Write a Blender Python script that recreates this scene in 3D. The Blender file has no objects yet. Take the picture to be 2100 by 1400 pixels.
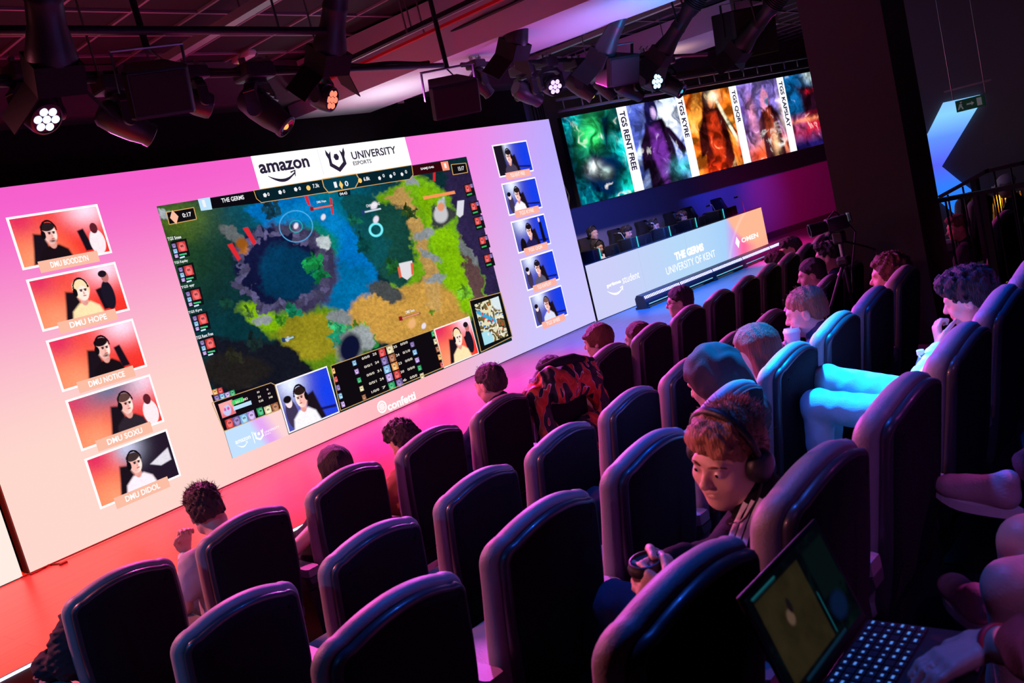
import bpy, math, random
import numpy as np
from mathutils import Matrix, Vector
random.seed(7); RNG = np.random.RandomState(5)
SC = bpy.context.scene
COL = SC.collection
# ---------------------------------------------------------------- camera
FOC, YAW, PIT, ROL = 1817.63, 0.85115, -0.13806, -0.24456
CAM = np.array([0, 0, 2.03])
def _cam():
    cy, sy, cp, sp = math.cos(YAW), math.sin(YAW), math.cos(PIT), math.sin(PIT)
    F = np.array([sy*cp, cy*cp, sp]); R = np.array([cy, -sy, 0.]); U = np.cross(R, F)
    c, s = math.cos(ROL), math.sin(ROL)
    return F, c*R+s*U, -s*R+c*U
CF, CR, CU = _cam()
cd = bpy.data.cameras.new('camera'); cam = bpy.data.objects.new('camera', cd); COL.objects.link(cam)
cam.matrix_world = Matrix(((CR[0], CU[0], -CF[0], CAM[0]), (CR[1], CU[1], -CF[1], CAM[1]), (CR[2], CU[2], -CF[2], CAM[2]), (0, 0, 0, 1)))
cd.sensor_width = 36; cd.lens = FOC*36/2100; cd.clip_start = .05; cd.clip_end = 200
cd.dof.use_dof = True; cd.dof.focus_distance = 7.5; cd.dof.aperture_fstop = 7.0
SC.camera = cam
# ---------------------------------------------------------------- world and exposure
w = bpy.data.worlds.new('world'); SC.world = w; w.use_nodes = True
w.node_tree.nodes['Background'].inputs[0].default_value = (.16, .08, .22, 1)
w.node_tree.nodes['Background'].inputs[1].default_value = .006
SC.view_settings.view_transform = 'Standard'; SC.view_settings.look = 'None'
SC.view_settings.exposure = 0; SC.view_settings.gamma = 1; SC.view_settings.use_curve_mapping = False
# ---------------------------------------------------------------- stage and house lights (mostly hung from the lighting bars), plus added fills
def light(name, kind, loc, target, energy, color, **kw):
    d = bpy.data.lights.new(name, kind); d.energy = energy; d.color = color
    o = bpy.data.objects.new(name, d); COL.objects.link(o); o.location = loc
    if target is not None:
        o.rotation_euler = (Vector(target)-Vector(loc)).to_track_quat('-Z', 'Y').to_euler()
    for k, v in kw.items(): setattr(d, k, v)
    return o
def spot(name, loc, target, energy, color, deg, blend=.6, r=.06):
    return light(name, 'SPOT', loc, target, energy, color, spot_size=math.radians(deg), spot_blend=blend, shadow_soft_size=r)
RED, CRIM, MAG, VIO, BLUE, CYAN = (1, .03, .02), (1, 0, .08), (1, 0, .55), (.45, .12, 1), (0, .12, 1), (0, .45, 1)
SY, SZ_ = 6.3, 3.12
spot('stage_spot', (2.2, SY, SZ_), (1.6, 6.7, .15), 5100, (1, .022, .004), 95)
spot('stage_spot', (3.8, SY, SZ_), (3.6, 6.6, .15), 3300, (1, .0, .03), 85)
spot('stage_spot', (5.2, SY, SZ_), (5.4, 6.7, .15), 3300, (1, 0, .16), 80)
spot('stage_spot', (6.8, SY, SZ_), (7.0, 6.7, .15), 2850, (1, 0, .5), 80)
spot('stage_spot', (8.2, SY, SZ_), (8.8, 6.8, .15), 1050, (.6, .05, .9), 75)
spot('stage_spot', (9.7, SY, SZ_), (10.6, 6.7, .15), 2280, (.0, .09, 1), 75)
spot('stage_spot', (11.6, SY, SZ_), (12.6, 6.6, .15), 3120, (0, .16, 1), 75)
spot('stage_spot', (14.0, 4.9, 3.4), (15.8, 6.2, .15), 6750, (1, 0, .35), 52)
spot('wall_spot', (14.2, 5.2, 3.5), (18.0, 8.9, 1.4), 1500, (.03, .05, 1), 34, .9)
spot('wall_spot', (15.5, 5.0, 3.5), (19.6, 7.6, 1.1), 1000, (.8, .0, .25), 44, .9)
spot('wall_spot', (12.6, 7.0, 1.9), (14.6, 9.9, 1.6), 230, (.05, .09, .8), 100, 1)
spot('wall_spot', (11.6, 7.5, 3.3), (12.2, 8.8, 1.0), 160, (1, .75, .8), 60, 1)
# audience: coloured fixtures on the stage bar turned to the seats, blue ones high above the seats, and added fills
spot('house_and_fill_spot', (4.3, 2.3, 4.1), (3.55, 1.50, .5), 3600, (0, .30, 1), 26, .5, .08)
spot('house_and_fill_spot', (4.3, 2.6, 4.1), (3.6, 1.3, .9), 900, (0, .10, 1), 50, .9, .08)
spot('house_and_fill_spot', (2.4, 1.7, 4.1), (2.2, 1.5, .9), 240, (.02, .14, 1), 80, 1, .1)
spot('house_and_fill_spot', (2.6, -2.6, 3.4), (3.6, 1.9, .9), 36, (.02, .08, 1), 60, 1, .1)  # added dim blue fill from behind for the seat backs
spot('house_and_fill_spot', (.1, -.7, 2.9), (2.3, .35, .9), 46, (.55, .2, 1), 34, .8, .1)
spot('house_and_fill_spot', (3.9, -.9, 3.2), (2.15, .35, .85), 160, (.8, .08, .7), 26, .6, .1)  # added magenta fill for the lower right corner
spot('house_and_fill_spot', (.3, SY, SZ_), (2.0, 3.2, .9), 750, (1, .2, .3), 80, 1, .15)
spot('house_and_fill_spot', (3.4, SY, SZ_), (3.0, 2.6, .9), 1150, (1, .08, .5), 80, 1, .15)
spot('house_and_fill_spot', (6.2, SY, SZ_), (4.6, 2.2, .9), 1450, (.8, .10, .9), 80, 1, .15)
spot('house_and_fill_spot', (9.0, SY, SZ_), (8.0, 3.2, .9), 750, (1, .04, .5), 80, 1, .15)
spot('house_and_fill_spot', (-1.6, 3.2, 3.0), (1.3, 3.3, .9), 160, (.04, .3, 1), 60, 1, .1)
spot('house_and_fill_spot', (-1.2, 3.3, 2.6), (1.95, 1.1, 1.42), 260, (1, .28, .3), 15, .8, .1)  # added narrow pink light for the headphone wearer's face
spot('desk_fill_spot', (11.6, 7.2, 3.4), (12.6, 8.6, 1.25), 260, (1, .8, .85), 60, .8, .1)  # this and the next are fills added to brighten the players
spot('desk_fill_spot', (13.9, 6.9, 3.2), (14.4, 8.4, 1.25), 200, (.45, .4, 1), 60, .8, .1)
spot('soffit_fill', (7.3, 7.3, 2.9), (7.4, 7.3, 3.7), 38, (.95, .9, 1), 140, 1, .2)  # unseen fills added to brighten the pale soffits
spot('soffit_fill', (8.2, 4.6, 2.4), (7.9, 5.2, 3.7), 70, (.6, .2, 1), 100, 1, .2)
spot('soffit_fill', (8.0, 3.3, 2.5), (8.2, 3.9, 3.7), 300, (.03, .35, 1), 90, 1, .2)
spot('soffit_fill', (13.4, 7.0, 3.2), (13.4, 7.3, 3.95), 30, (1, .6, .45), 130, 1, .2)

# ---------------------------------------------------------------- picture-plane helpers
def ray(x, y): return CF+CR*((x-1050)/FOC)+CU*((700-y)/FOC)
def at_plane(x, y, P0, n):
    d = ray(x, y); return CAM+d*(np.dot(np.array(P0, float)-CAM, n)/np.dot(d, n))
def atz(x, y, z): return at_plane(x, y, (0, 0, z), (0, 0, 1.))
def atY(x, y, Y): return at_plane(x, y, (0, Y, 0), (0, 1., 0))
def atX(x, y, X): return at_plane(x, y, (X, 0, 0), (1., 0, 0))
def atD(x, y, D): return CAM+ray(x, y)*D
def pj(P):
    d = np.asarray(P, float)-CAM; z = d@CF
    return 1050+FOC*(d@CR)/z, 700-FOC*(d@CU)/z
class Plane:
    def __init__(s, P0, u, dirn=-1):
        s.P0 = np.array(P0, float); s.u = np.array(u, float)/np.linalg.norm(u); s.n = np.cross(s.u, (0, 0, 1.))   # n faces the audience
    def uv(s, x, y):
        p = at_plane(x, y, s.P0, s.n); return float((p-s.P0)@s.u), float(p[2])
    def pt(s, u, v, off=0.): return s.P0*np.array([1, 1, 0])+s.u*u+s.n*off+np.array([0, 0, v])
PM = Plane((0, 7.882, 0), (1, 0, 0))
PD = Plane((10.93, 7.80, 0), (16.26-10.93, 7.25-7.80, 0))
PU = Plane((13.087, 9.115, 0), (.957, -.29, 0))
# ---------------------------------------------------------------- materials
def mat(name, col=(.5, .5, .5), rough=.6, metal=0., emit=None, es=1., bump=0., bscale=60., var=0., vscale=6., coat=0., alpha=None, trans=0., sheen=0.):
    m = bpy.data.materials.new(name); m.use_nodes = True; nt = m.node_tree; b = nt.nodes['Principled BSDF']
    b.inputs['Base Color'].default_value = (*col, 1); b.inputs['Roughness'].default_value = rough; b.inputs['Metallic'].default_value = metal
    b.inputs['Coat Weight'].default_value = coat; b.inputs['Transmission Weight'].default_value = trans
    b.inputs['Sheen Weight'].default_value = sheen
    if emit is not None:
        b.inputs['Emission Color'].default_value = (*emit, 1); b.inputs['Emission Strength'].default_value = es
    tc = nt.nodes.new('ShaderNodeTexCoord')
    if var > 0:
        n = nt.nodes.new('ShaderNodeTexNoise'); n.inputs['Scale'].default_value = vscale; n.inputs['Detail'].default_value = 4
        nt.links.new(tc.outputs['Object'], n.inputs['Vector'])
        mx = nt.nodes.new('ShaderNodeMix'); mx.data_type = 'RGBA'
        mx.inputs[6].default_value = (*[c*(1-var) for c in col], 1); mx.inputs[7].default_value = (*[min(1, c*(1+var)) for c in col], 1)
        nt.links.new(n.outputs['Fac'], mx.inputs[0]); nt.links.new(mx.outputs[2], b.inputs['Base Color'])
    if bump > 0:
        n = nt.nodes.new('ShaderNodeTexNoise'); n.inputs['Scale'].default_value = bscale; n.inputs['Detail'].default_value = 3
        nt.links.new(tc.outputs['Object'], n.inputs['Vector'])
        bp = nt.nodes.new('ShaderNodeBump'); bp.inputs['Strength'].default_value = bump; bp.inputs['Distance'].default_value = .01
        nt.links.new(n.outputs['Fac'], bp.inputs['Height']); nt.links.new(bp.outputs['Normal'], b.inputs['Normal'])
    return m
def srgb(r, g, b):
    f = lambda c: (c/255/12.92 if c <= 10 else ((c/255+.055)/1.055)**2.4)
    return (f(r), f(g), f(b))
def emat(name, rgb, s=1.):
    m = bpy.data.materials.new(name); m.use_nodes = True; nt = m.node_tree; nt.nodes.clear()
    e = nt.nodes.new('ShaderNodeEmission'); o = nt.nodes.new('ShaderNodeOutputMaterial')
    e.inputs[0].default_value = (*srgb(*rgb), 1); e.inputs[1].default_value = s
    nt.links.new(e.outputs[0], o.inputs[0]); return m
_EM = {}
def EM(*rgb, s=1.):
    k = (rgb, s)
    if k not in _EM: _EM[k] = emat('led_pixels', rgb, s)
    return _EM[k]
def vcol_emit(name, s=1.):
    m = bpy.data.materials.new(name); m.use_nodes = True; nt = m.node_tree; nt.nodes.clear()
    e = nt.nodes.new('ShaderNodeEmission'); o = nt.nodes.new('ShaderNodeOutputMaterial'); a = nt.nodes.new('ShaderNodeVertexColor'); a.layer_name = 'pic'
    e.inputs[1].default_value = s; nt.links.new(a.outputs[0], e.inputs[0]); nt.links.new(e.outputs[0], o.inputs[0]); return m
PIC = vcol_emit('led_picture', 1.0)
M = {}
M['black'] = mat('black_plastic', (.012, .012, .014), .45, bump=.1, bscale=200)
M['blackm'] = mat('black_matte', (.010, .010, .012), .85)
M['gloss'] = mat('black_gloss', (.02, .02, .025), .22, coat=.3)
M['steel'] = mat('brushed_steel', (.35, .35, .37), .35, 1., bump=.05, bscale=90)
M['alu'] = mat('painted_aluminium', (.45, .45, .47), .4, .6)
M['lens'] = mat('dark_lens', (.01, .01, .015), .08, coat=1.)
M['white'] = mat('white_plastic', (.7, .7, .7), .4)
M['rubber'] = mat('rubber', (.015, .015, .015), .8)
# ---------------------------------------------------------------- mesh builders
def nz(v): v = np.asarray(v, float); return v/(np.linalg.norm(v)+1e-12)
def basis(d):
    d = nz(d); a = np.array([0, 0, 1.]) if abs(d[2]) < .9 else np.array([1., 0, 0]); x = nz(np.cross(a, d)); return x, np.cross(d, x), d
class MB:
    def __init__(s): s.v = []; s.f = []; s.m = []; s.n = 0
    def add(s, vs, fs, m=0):
        vs = np.asarray(vs, float).reshape(-1, 3); s.v.append(vs); s.f += [tuple(i+s.n for i in f) for f in fs]; s.m += [m]*len(fs); s.n += len(vs); return s
    def box(s, c, size, R=None, m=0):
        h = np.array(size)/2.; v = np.array([[x, y, z] for x in (-1, 1) for y in (-1, 1) for z in (-1, 1)])*h
        if R is not None: v = v@np.asarray(R).T
        return s.add(v+np.array(c), [(0, 1, 3, 2), (4, 6, 7, 5), (0, 4, 5, 1), (2, 3, 7, 6), (0, 2, 6, 4), (1, 5, 7, 3)], m)
    def bbox(s, c, size, b, R=None, m=0):      # box with rounded vertical edges and chamfered caps
        h = np.array(size)/2.; pts = []
        for cx, cy, a0 in ((1, 1, 0), (-1, 1, 90), (-1, -1, 180), (1, -1, 270)):
            for k in range(4):
                a = math.radians(a0+30*k); pts.append((cx*(h[0]-b)+b*math.cos(a), cy*(h[1]-b)+b*math.sin(a)))
        rings = []
        for z, i in ((-h[2], b*.7), (-h[2]+b*.3, b*.2), (-h[2]+b, 0), (h[2]-b, 0), (h[2]-b*.3, b*.2), (h[2], b*.7)):
            rings.append([(x*(1-i/h[0]), y*(1-i/h[1]), z) for x, y in pts])
        V = np.array(rings).reshape(-1, 3)
        if R is not None: V = V@np.asarray(R).T
        V = V+np.array(c); n = len(pts); F = []
        for r in range(len(rings)-1):
            for k in range(n): F.append((r*n+k, r*n+(k+1) % n, (r+1)*n+(k+1) % n, (r+1)*n+k))
        F += [tuple(range(n))[::-1], tuple((len(rings)-1)*n+k for k in range(n))]
        return s.add(V, F, m)
    def cyl(s, a, b, ra, rb=None, n=14, m=0, cap=True):
        a = np.array(a, float); b = np.array(b, float); rb = ra if rb is None else rb; x, y, d = basis(b-a); V = []
        for p, r in ((a, ra), (b, rb)):
            for k in range(n):
                t = 2*math.pi*k/n; V.append(p+r*(math.cos(t)*x+math.sin(t)*y))
        F = [(k, (k+1) % n, n+(k+1) % n, n+k) for k in range(n)]
        if cap: F += [tuple(range(n))[::-1], tuple(range(n, 2*n))]
        return s.add(V, F, m)
    def tube(s, pts, r, n=8, m=0):
        pts = [np.array(p, float) for p in pts]; V = []; N = len(pts); px = None
        for i, p in enumerate(pts):
            d = nz(pts[min(i+1, N-1)]-pts[max(i-1, 0)])
            if px is None: px, _, _ = basis(d)
            px = nz(px-d*np.dot(px, d)); y = np.cross(d, px); rr = r[i] if hasattr(r, '__len__') else r
            for k in range(n):
                t = 2*math.pi*k/n; V.append(p+rr*(math.cos(t)*px+math.sin(t)*y))
        F = [(i*n+k, i*n+(k+1) % n, (i+1)*n+(k+1) % n, (i+1)*n+k) for i in range(N-1) for k in range(n)]
        F += [tuple(range(n))[::-1], tuple((N-1)*n+k for k in range(n))]
        return s.add(V, F, m)
    def lathe(s, prof, o, ax, n=20, m=0):       # prof: (radius, distance along the axis)
        o = np.array(o, float); x, y, d = basis(ax); V = []
        for r, t in prof:
            for k in range(n):
                a = 2*math.pi*k/n; V.append(o+d*t+max(r, 1e-5)*(math.cos(a)*x+math.sin(a)*y))
        F = [(i*n+k, i*n+(k+1) % n, (i+1)*n+(k+1) % n, (i+1)*n+k) for i in range(len(prof)-1) for k in range(n)]
        return s.add(V, F, m)
    def loft(s, rings, m=0, c0=True, c1=True):
        n = len(rings[0]); V = np.array(rings).reshape(-1, 3); L = len(rings)
        F = [(i*n+k, i*n+(k+1) % n, (i+1)*n+(k+1) % n, (i+1)*n+k) for i in range(L-1) for k in range(n)]
        if c0: F.append(tuple(range(n))[::-1])
        if c1: F.append(tuple((L-1)*n+k for k in range(n)))
        return s.add(V, F, m)
    def prism(s, pts, vec, m=0):                # closed outline pushed along vec
        pts = np.array(pts, float); return s.loft([pts, pts+np.array(vec, float)], m)
    def build(s, name, mats, parent=None, smooth=False, world=True, angle=None):
        V = np.concatenate(s.v) if s.v else np.zeros((0, 3)); return mkobj(name, V, s.f, mats, parent, smooth, world, s.m, angle)
def mkobj(name, V, F, mats, parent=None, smooth=False, world=True, mi=None, angle=None):
    me = bpy.data.meshes.new(name)
    if isinstance(F, np.ndarray):
        V = np.ascontiguousarray(V, dtype=np.float32); k = F.shape[1]
        me.vertices.add(len(V)); me.vertices.foreach_set('co', V.ravel()); me.loops.add(F.size); me.polygons.add(len(F))
        me.loops.foreach_set('vertex_index', F.astype(np.int32).ravel()); me.polygons.foreach_set('loop_start', np.arange(0, F.size, k, dtype=np.int32))
        me.update(calc_edges=True); me.validate()
    else:
        me.from_pydata([tuple(map(float, v)) for v in V], [], F)
    for m in (mats if isinstance(mats, (list, tuple)) else [mats]): me.materials.append(m)
    if mi and isinstance(mats, (list, tuple)): me.polygons.foreach_set('material_index', mi)
    if smooth: me.polygons.foreach_set('use_smooth', [True]*len(me.polygons))
    if angle:
        me.polygons.foreach_set('use_smooth', [True]*len(me.polygons))
        try: me.set_sharp_from_angle(angle=math.radians(angle))
        except Exception: pass
    if parent is not None and world: me.transform(world_of(parent).inverted())
    elif parent is None and len(me.vertices) and world:
        co = np.empty(len(me.vertices)*3); me.vertices.foreach_get('co', co); co = co.reshape(-1, 3)
        c = (co.min(0)+co.max(0))/2; c[2] = co[:, 2].min(); me.transform(Matrix.Translation(-Vector(c)))
    o = bpy.data.objects.new(name, me); COL.objects.link(o)
    if parent is not None: o.parent = parent
    elif world and len(me.vertices): o.location = c
    return o
def world_of(o):
    m = o.matrix_basis.copy()
    while o.parent is not None: o = o.parent; m = o.matrix_basis @ m
    return m
def tag(o, label, cat, group=None):
    o['label'] = label; o['category'] = cat
    if group: o['group'] = group
    return o
def thing(name, label, cat, loc=(0, 0, 0), rz=0., group=None):
    o = bpy.data.objects.new(name, None); COL.objects.link(o); o.location = tuple(map(float, loc)); o.rotation_euler = (0, 0, rz); o.empty_display_size = .1
    return tag(o, label, cat, group)
def struct(o): o['kind'] = 'structure'; return o
def dup(root, loc=None, rz=None, label=None, group=None):
    r = root.copy(); COL.objects.link(r)
    if loc is not None: r.location = tuple(map(float, loc))
    if rz is not None: r.rotation_euler = (0, 0, rz)
    if label: r['label'] = label
    if group: r['group'] = group
    def rec(a, b):
        for ch in [c for c in bpy.data.objects if c.parent == a]:
            c = ch.copy(); COL.objects.link(c); c.parent = b; rec(ch, c)
    rec(root, r); return r
# ---------------------------------------------------------------- lettering
_FC = {}
def text_geo(body, bold=0.0):
    k = (body, bold)
    if k not in _FC:
        cu = bpy.data.curves.new('lettering', 'FONT'); cu.body = body; cu.resolution_u = 3; cu.offset = bold; cu.fill_mode = 'FRONT'
        o = bpy.data.objects.new('lettering', cu); COL.objects.link(o); dg = bpy.context.evaluated_depsgraph_get(); me = bpy.data.meshes.new_from_object(o.evaluated_get(dg))
        V = np.array([v.co[:] for v in me.vertices]); F = [tuple(p.vertices) for p in me.polygons]
        bpy.data.objects.remove(o); bpy.data.curves.remove(cu); bpy.data.meshes.remove(me)
        lo, hi = V.min(0), V.max(0); V = (V-lo)/(hi-lo+1e-9); _FC[k] = (V[:, :2], F)
    return _FC[k]
def text_on(mb, plane, body, bl, br, tl, off, bold=0.01, m=0, rot=False):
    """lettering whose box has bottom-left, bottom-right and top-left corners at those picture points, laid on the plane"""
    V, F = text_geo(body, bold); a = np.array(plane.uv(*bl)); b = np.array(plane.uv(*br)); c = np.array(plane.uv(*tl))
    if rot:
        du, dv = np.array([0, (b-a)[1]]), np.array([(c-a)[0], 0])
    else:
        du, dv = np.array([(b-a)[0], 0]), np.array([0, (c-a)[1]]); a = np.array([a[0], (a[1]+b[1])/2])
    uv = a+V[:, :1]*du+V[:, 1:2]*dv
    mb.add([plane.pt(u, v, off) for u, v in uv], F, m)
def text_box(mb, plane, body, u0, u1, v0, v1, off, bold=.01, m=0):
    V, F = text_geo(body, bold); mb.add([plane.pt(u0+(u1-u0)*x, v0+(v1-v0)*y, off) for x, y in V], F, m)
def rect_uv(mb, plane, u0, v0, u1, v1, off, m=0):
    mb.add([plane.pt(u0, v0, off), plane.pt(u1, v0, off), plane.pt(u1, v1, off), plane.pt(u0, v1, off)], [(0, 1, 2, 3)], m)
def poly_px(mb, plane, pts, off, m=0):
    uv = [plane.uv(*p) for p in pts]; mb.add([plane.pt(u, v, off) for u, v in uv], [tuple(range(len(pts)))], m)
def disc_uv(mb, plane, u, v, r, off, m=0, n=24, r2=None, ry=None):
    ry = r if ry is None else ry
    P = [plane.pt(u+r*math.cos(2*math.pi*k/n), v+ry*math.sin(2*math.pi*k/n), off) for k in range(n)]
    if r2 is None: mb.add(P, [tuple(range(n))], m)
    else:
        Q = [plane.pt(u+r2*math.cos(2*math.pi*k/n), v+r2*ry/r*math.sin(2*math.pi*k/n), off) for k in range(n)]
        mb.add(P+Q, [(k, (k+1) % n, n+(k+1) % n, n+k) for k in range(n)], m)
# ---------------------------------------------------------------- painted pictures shown on the screens (colour per mesh point)
def vnoise(x, y, seed=0):
    xi = np.floor(x).astype(int); yi = np.floor(y).astype(int); fx = x-xi; fy = y-yi; fx = fx*fx*(3-2*fx); fy = fy*fy*(3-2*fy)
    def h(a, b):
        n = (a*374761393+b*668265263+seed*974634777) & 0x7fffffff; n = (n ^ (n >> 13))*1274126177 & 0x7fffffff; return ((n ^ (n >> 16)) & 0xffff)/65535.
    return (h(xi, yi)*(1-fx)+h(xi+1, yi)*fx)*(1-fy)+(h(xi, yi+1)*(1-fx)+h(xi+1, yi+1)*fx)*fy
def fbm(x, y, o=4, seed=0):
    s = 0; a = .5; t = 0
    for k in range(o): s = s+a*vnoise(x*2**k, y*2**k, seed+k); t += a; a *= .5
    return s/t
class Canvas:
    def __init__(s, X, Y, col=(0, 0, 0)): s.q = 1.; s.X = X; s.Y = Y; s.c = np.zeros(X.shape+(3,))+np.array(srgb(*col))
    def lay(s, a, col):
        a = np.clip(a, 0, 1)[..., None]; col = np.asarray(col, float)
        if col.ndim == 1: col = np.array(srgb(*col))
        s.c = s.c*(1-a)+col*a
    def ell(s, cx, cy, rx, ry, col, soft=.15, rot=0, a=1.):
        c, n = math.cos(math.radians(rot)), math.sin(math.radians(rot)); dx, dy = s.X-cx, s.Y-cy
        d = np.sqrt(((dx*c+dy*n)/rx)**2+((-dx*n+dy*c)/ry)**2); s.lay(a*(1-(d-1)/(soft*s.q)), col) if soft > 0 else s.lay(d < 1, col)
    def glow(s, cx, cy, rx, ry, col, rot=0, a=1.):
        c, n = math.cos(math.radians(rot)), math.sin(math.radians(rot)); dx, dy = s.X-cx, s.Y-cy
        s.lay(a*np.exp(-(((dx*c+dy*n)/rx)**2+((-dx*n+dy*c)/ry)**2)), col)
    def poly(s, pts, col, soft=1., a=1.):
        x, y = s.X, s.Y; ins = np.zeros(x.shape, bool); d = np.full(x.shape, 1e9); n = len(pts)
        for i in range(n):
            x0, y0 = pts[i]; x1, y1 = pts[(i+1) % n]
            if y0 != y1: ins ^= ((y0 > y) != (y1 > y)) & (x < (x1-x0)*(y-y0)/(y1-y0)+x0)
            ex, ey = x1-x0, y1-y0; t = np.clip(((x-x0)*ex+(y-y0)*ey)/(ex*ex+ey*ey+1e-9), 0, 1); d = np.minimum(d, (x-x0-t*ex)**2+(y-y0-t*ey)**2)
        sd = np.sqrt(d)*np.where(ins, -1, 1); s.lay(a*(.5-sd/max(soft*s.q, 1e-4)), col)
    def line(s, x0, y0, x1, y1, wd, col, a=1.):
        ex, ey = x1-x0, y1-y0; t = np.clip(((s.X-x0)*ex+(s.Y-y0)*ey)/(ex*ex+ey*ey+1e-9), 0, 1)
        d = np.sqrt((s.X-x0-t*ex)**2+(s.Y-y0-t*ey)**2); s.lay(a*(1.5-d/(wd/2)), col)
def picture(name, plane, u0, v0, u1, v1, nx, ny, off, paint, parent, px=False, mt=None):
    uu = np.linspace(u0, u1, nx); vv = np.linspace(v1, v0, ny); U, V = np.meshgrid(uu, vv)
    P = plane.P0*np.array([1, 1, 0])+U[..., None]*plane.u+V[..., None]*np.array([0, 0, 1.])+plane.n*off
    if px: X, Y = pj(P)
    else: X, Y = np.meshgrid(np.linspace(0, 1, nx)*(u1-u0)/(v1-v0), np.linspace(0, 1, ny))
    cv = Canvas(X, Y); paint(cv)
    i = np.arange(nx*ny).reshape(ny, nx); F = np.stack([i[:-1, :-1], i[1:, :-1], i[1:, 1:], i[:-1, 1:]], -1).reshape(-1, 4)
    o = mkobj(name, P.reshape(-1, 3), F, mt or PIC, parent)
    at = o.data.color_attributes.new('pic', 'FLOAT_COLOR', 'POINT'); c4 = np.ones((nx*ny, 4), np.float32); c4[:, :3] = np.clip(cv.c, 0, 2).reshape(-1, 3)
    at.data.foreach_set('color', c4.ravel()); return o
# ================================================================ the room
def planks(name, c, sx, sy, rough, ang=0., seam=.004, spec=.5):
    m = mat(name, c, rough, coat=0); nt = m.node_tree; b = nt.nodes['Principled BSDF']; tc = nt.nodes.new('ShaderNodeTexCoord')
    mp = nt.nodes.new('ShaderNodeMapping'); mp.inputs['Rotation'].default_value = (0, 0, ang); nt.links.new(tc.outputs['Object'], mp.inputs[0])
    br = nt.nodes.new('ShaderNodeTexBrick'); br.inputs['Scale'].default_value = 1; br.inputs['Brick Width'].default_value = sx; br.inputs['Row Height'].default_value = sy
    br.inputs['Mortar Size'].default_value = seam; br.inputs['Color1'].default_value = (*c, 1); br.inputs['Color2'].default_value = (*[k*.93 for k in c], 1); br.inputs['Mortar'].default_value = (*[k*.55 for k in c], 1)
    nt.links.new(mp.outputs[0], br.inputs['Vector'])
    mp2 = nt.nodes.new('ShaderNodeMapping'); mp2.inputs['Scale'].default_value = (3, 60, 3); nt.links.new(tc.outputs['Object'], mp2.inputs[0])
    n = nt.nodes.new('ShaderNodeTexNoise'); n.inputs['Scale'].default_value = 1; n.inputs['Detail'].default_value = 5; nt.links.new(mp2.outputs[0], n.inputs['Vector'])
    mx = nt.nodes.new('ShaderNodeMix'); mx.data_type = 'RGBA'; mx.blend_type = 'MULTIPLY'; mx.inputs[0].default_value = .45
    nt.links.new(br.outputs['Color'], mx.inputs[6]); nt.links.new(n.outputs['Fac'], mx.inputs[7]); nt.links.new(mx.outputs[2], b.inputs['Base Color'])
    bp = nt.nodes.new('ShaderNodeBump'); bp.inputs['Strength'].default_value = .12; bp.inputs['Distance'].default_value = .004
    nt.links.new(n.outputs['Fac'], bp.inputs['Height']); nt.links.new(bp.outputs[0], b.inputs['Normal']); b.inputs['Specular IOR Level'].default_value = spec
    return m
STZ = .151
CARPET = mat('dark_carpet', (.02, .02, .024), .95, bump=.4, bscale=350, var=.3, vscale=40)
b = MB(); b.box((8, 3.5, -.05), (30, 18, .1)); struct(b.build('floor', CARPET))
STAGEM = planks('stage_laminate', (.155, .145, .14), 2.4, .18, .36, spec=.35)
def stage_edge(x): return 5.70+.02*(x-7)**2/6 if x > -10 else 5.7
b = MB(); xs = np.linspace(-3, 21, 25); fr = [(x, stage_edge(x)) for x in xs]; out = [(x, y, 0) for x, y in fr]+[(21, 11, 0), (-3, 11, 0)]
b.prism(out, (0, 0, STZ)); struct(b.build('floor_stage', STAGEM))
b = MB(); b.tube([(x, y-.008, STZ-.012) for x, y in fr], .009, 6)
tag(b.build('stage_edge_light_strip', EM(205, 215, 255, s=2.4)), 'thin glowing white light strip along the front lip of the stage', 'light strip')
# seating tiers
def arc(X0, Y, ang, i, k=.02689, P=.58):
    s = i*P; return X0+(math.sin(ang+k*s)-math.sin(ang))/k, Y-(math.cos(ang+k*s)-math.cos(ang))/k, ang+k*s
ROWS = {'A': (1.269, 3.68859, .946, -.11993), 'B': (1.22583, 2.73241, .9435, -.11727), 'C': (1.09098, 1.70277, 1.1307, -.09064), 'D': (1.11342, .84458, 1.26825, -.08707), 'E': (1.12, -.11, 1.42, -.085)}
def chair_frame(r, i):
    X0, Y, Z, a = ROWS[r]; x, y, t = arc(X0, Y, a, i); return x+.21*math.cos(t), y+.21*math.sin(t), Z-.95, t
def L(r, i, lx, ly, lz):
    x, y, z, t = chair_frame(r, i); return np.array([x+lx*math.cos(t)-ly*math.sin(t), y+lx*math.sin(t)+ly*math.cos(t), z+lz])
for nm, r, yf in (('floor_tier_1', 'C', .80), ('floor_tier_2', 'D', .86), ('floor_tier_3', 'E', .80)):
    b = MB(); z = ROWS[r][2]-.95; pts = [L(r, i, 0, yf, 0)[:2] for i in np.linspace(-5, 11, 17)]
    b.prism([(p[0], p[1], 0) for p in pts]+[(pts[-1][0], -4, 0), (pts[0][0], -4, 0)], (0, 0, z)); struct(b.build(nm, CARPET))
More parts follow.
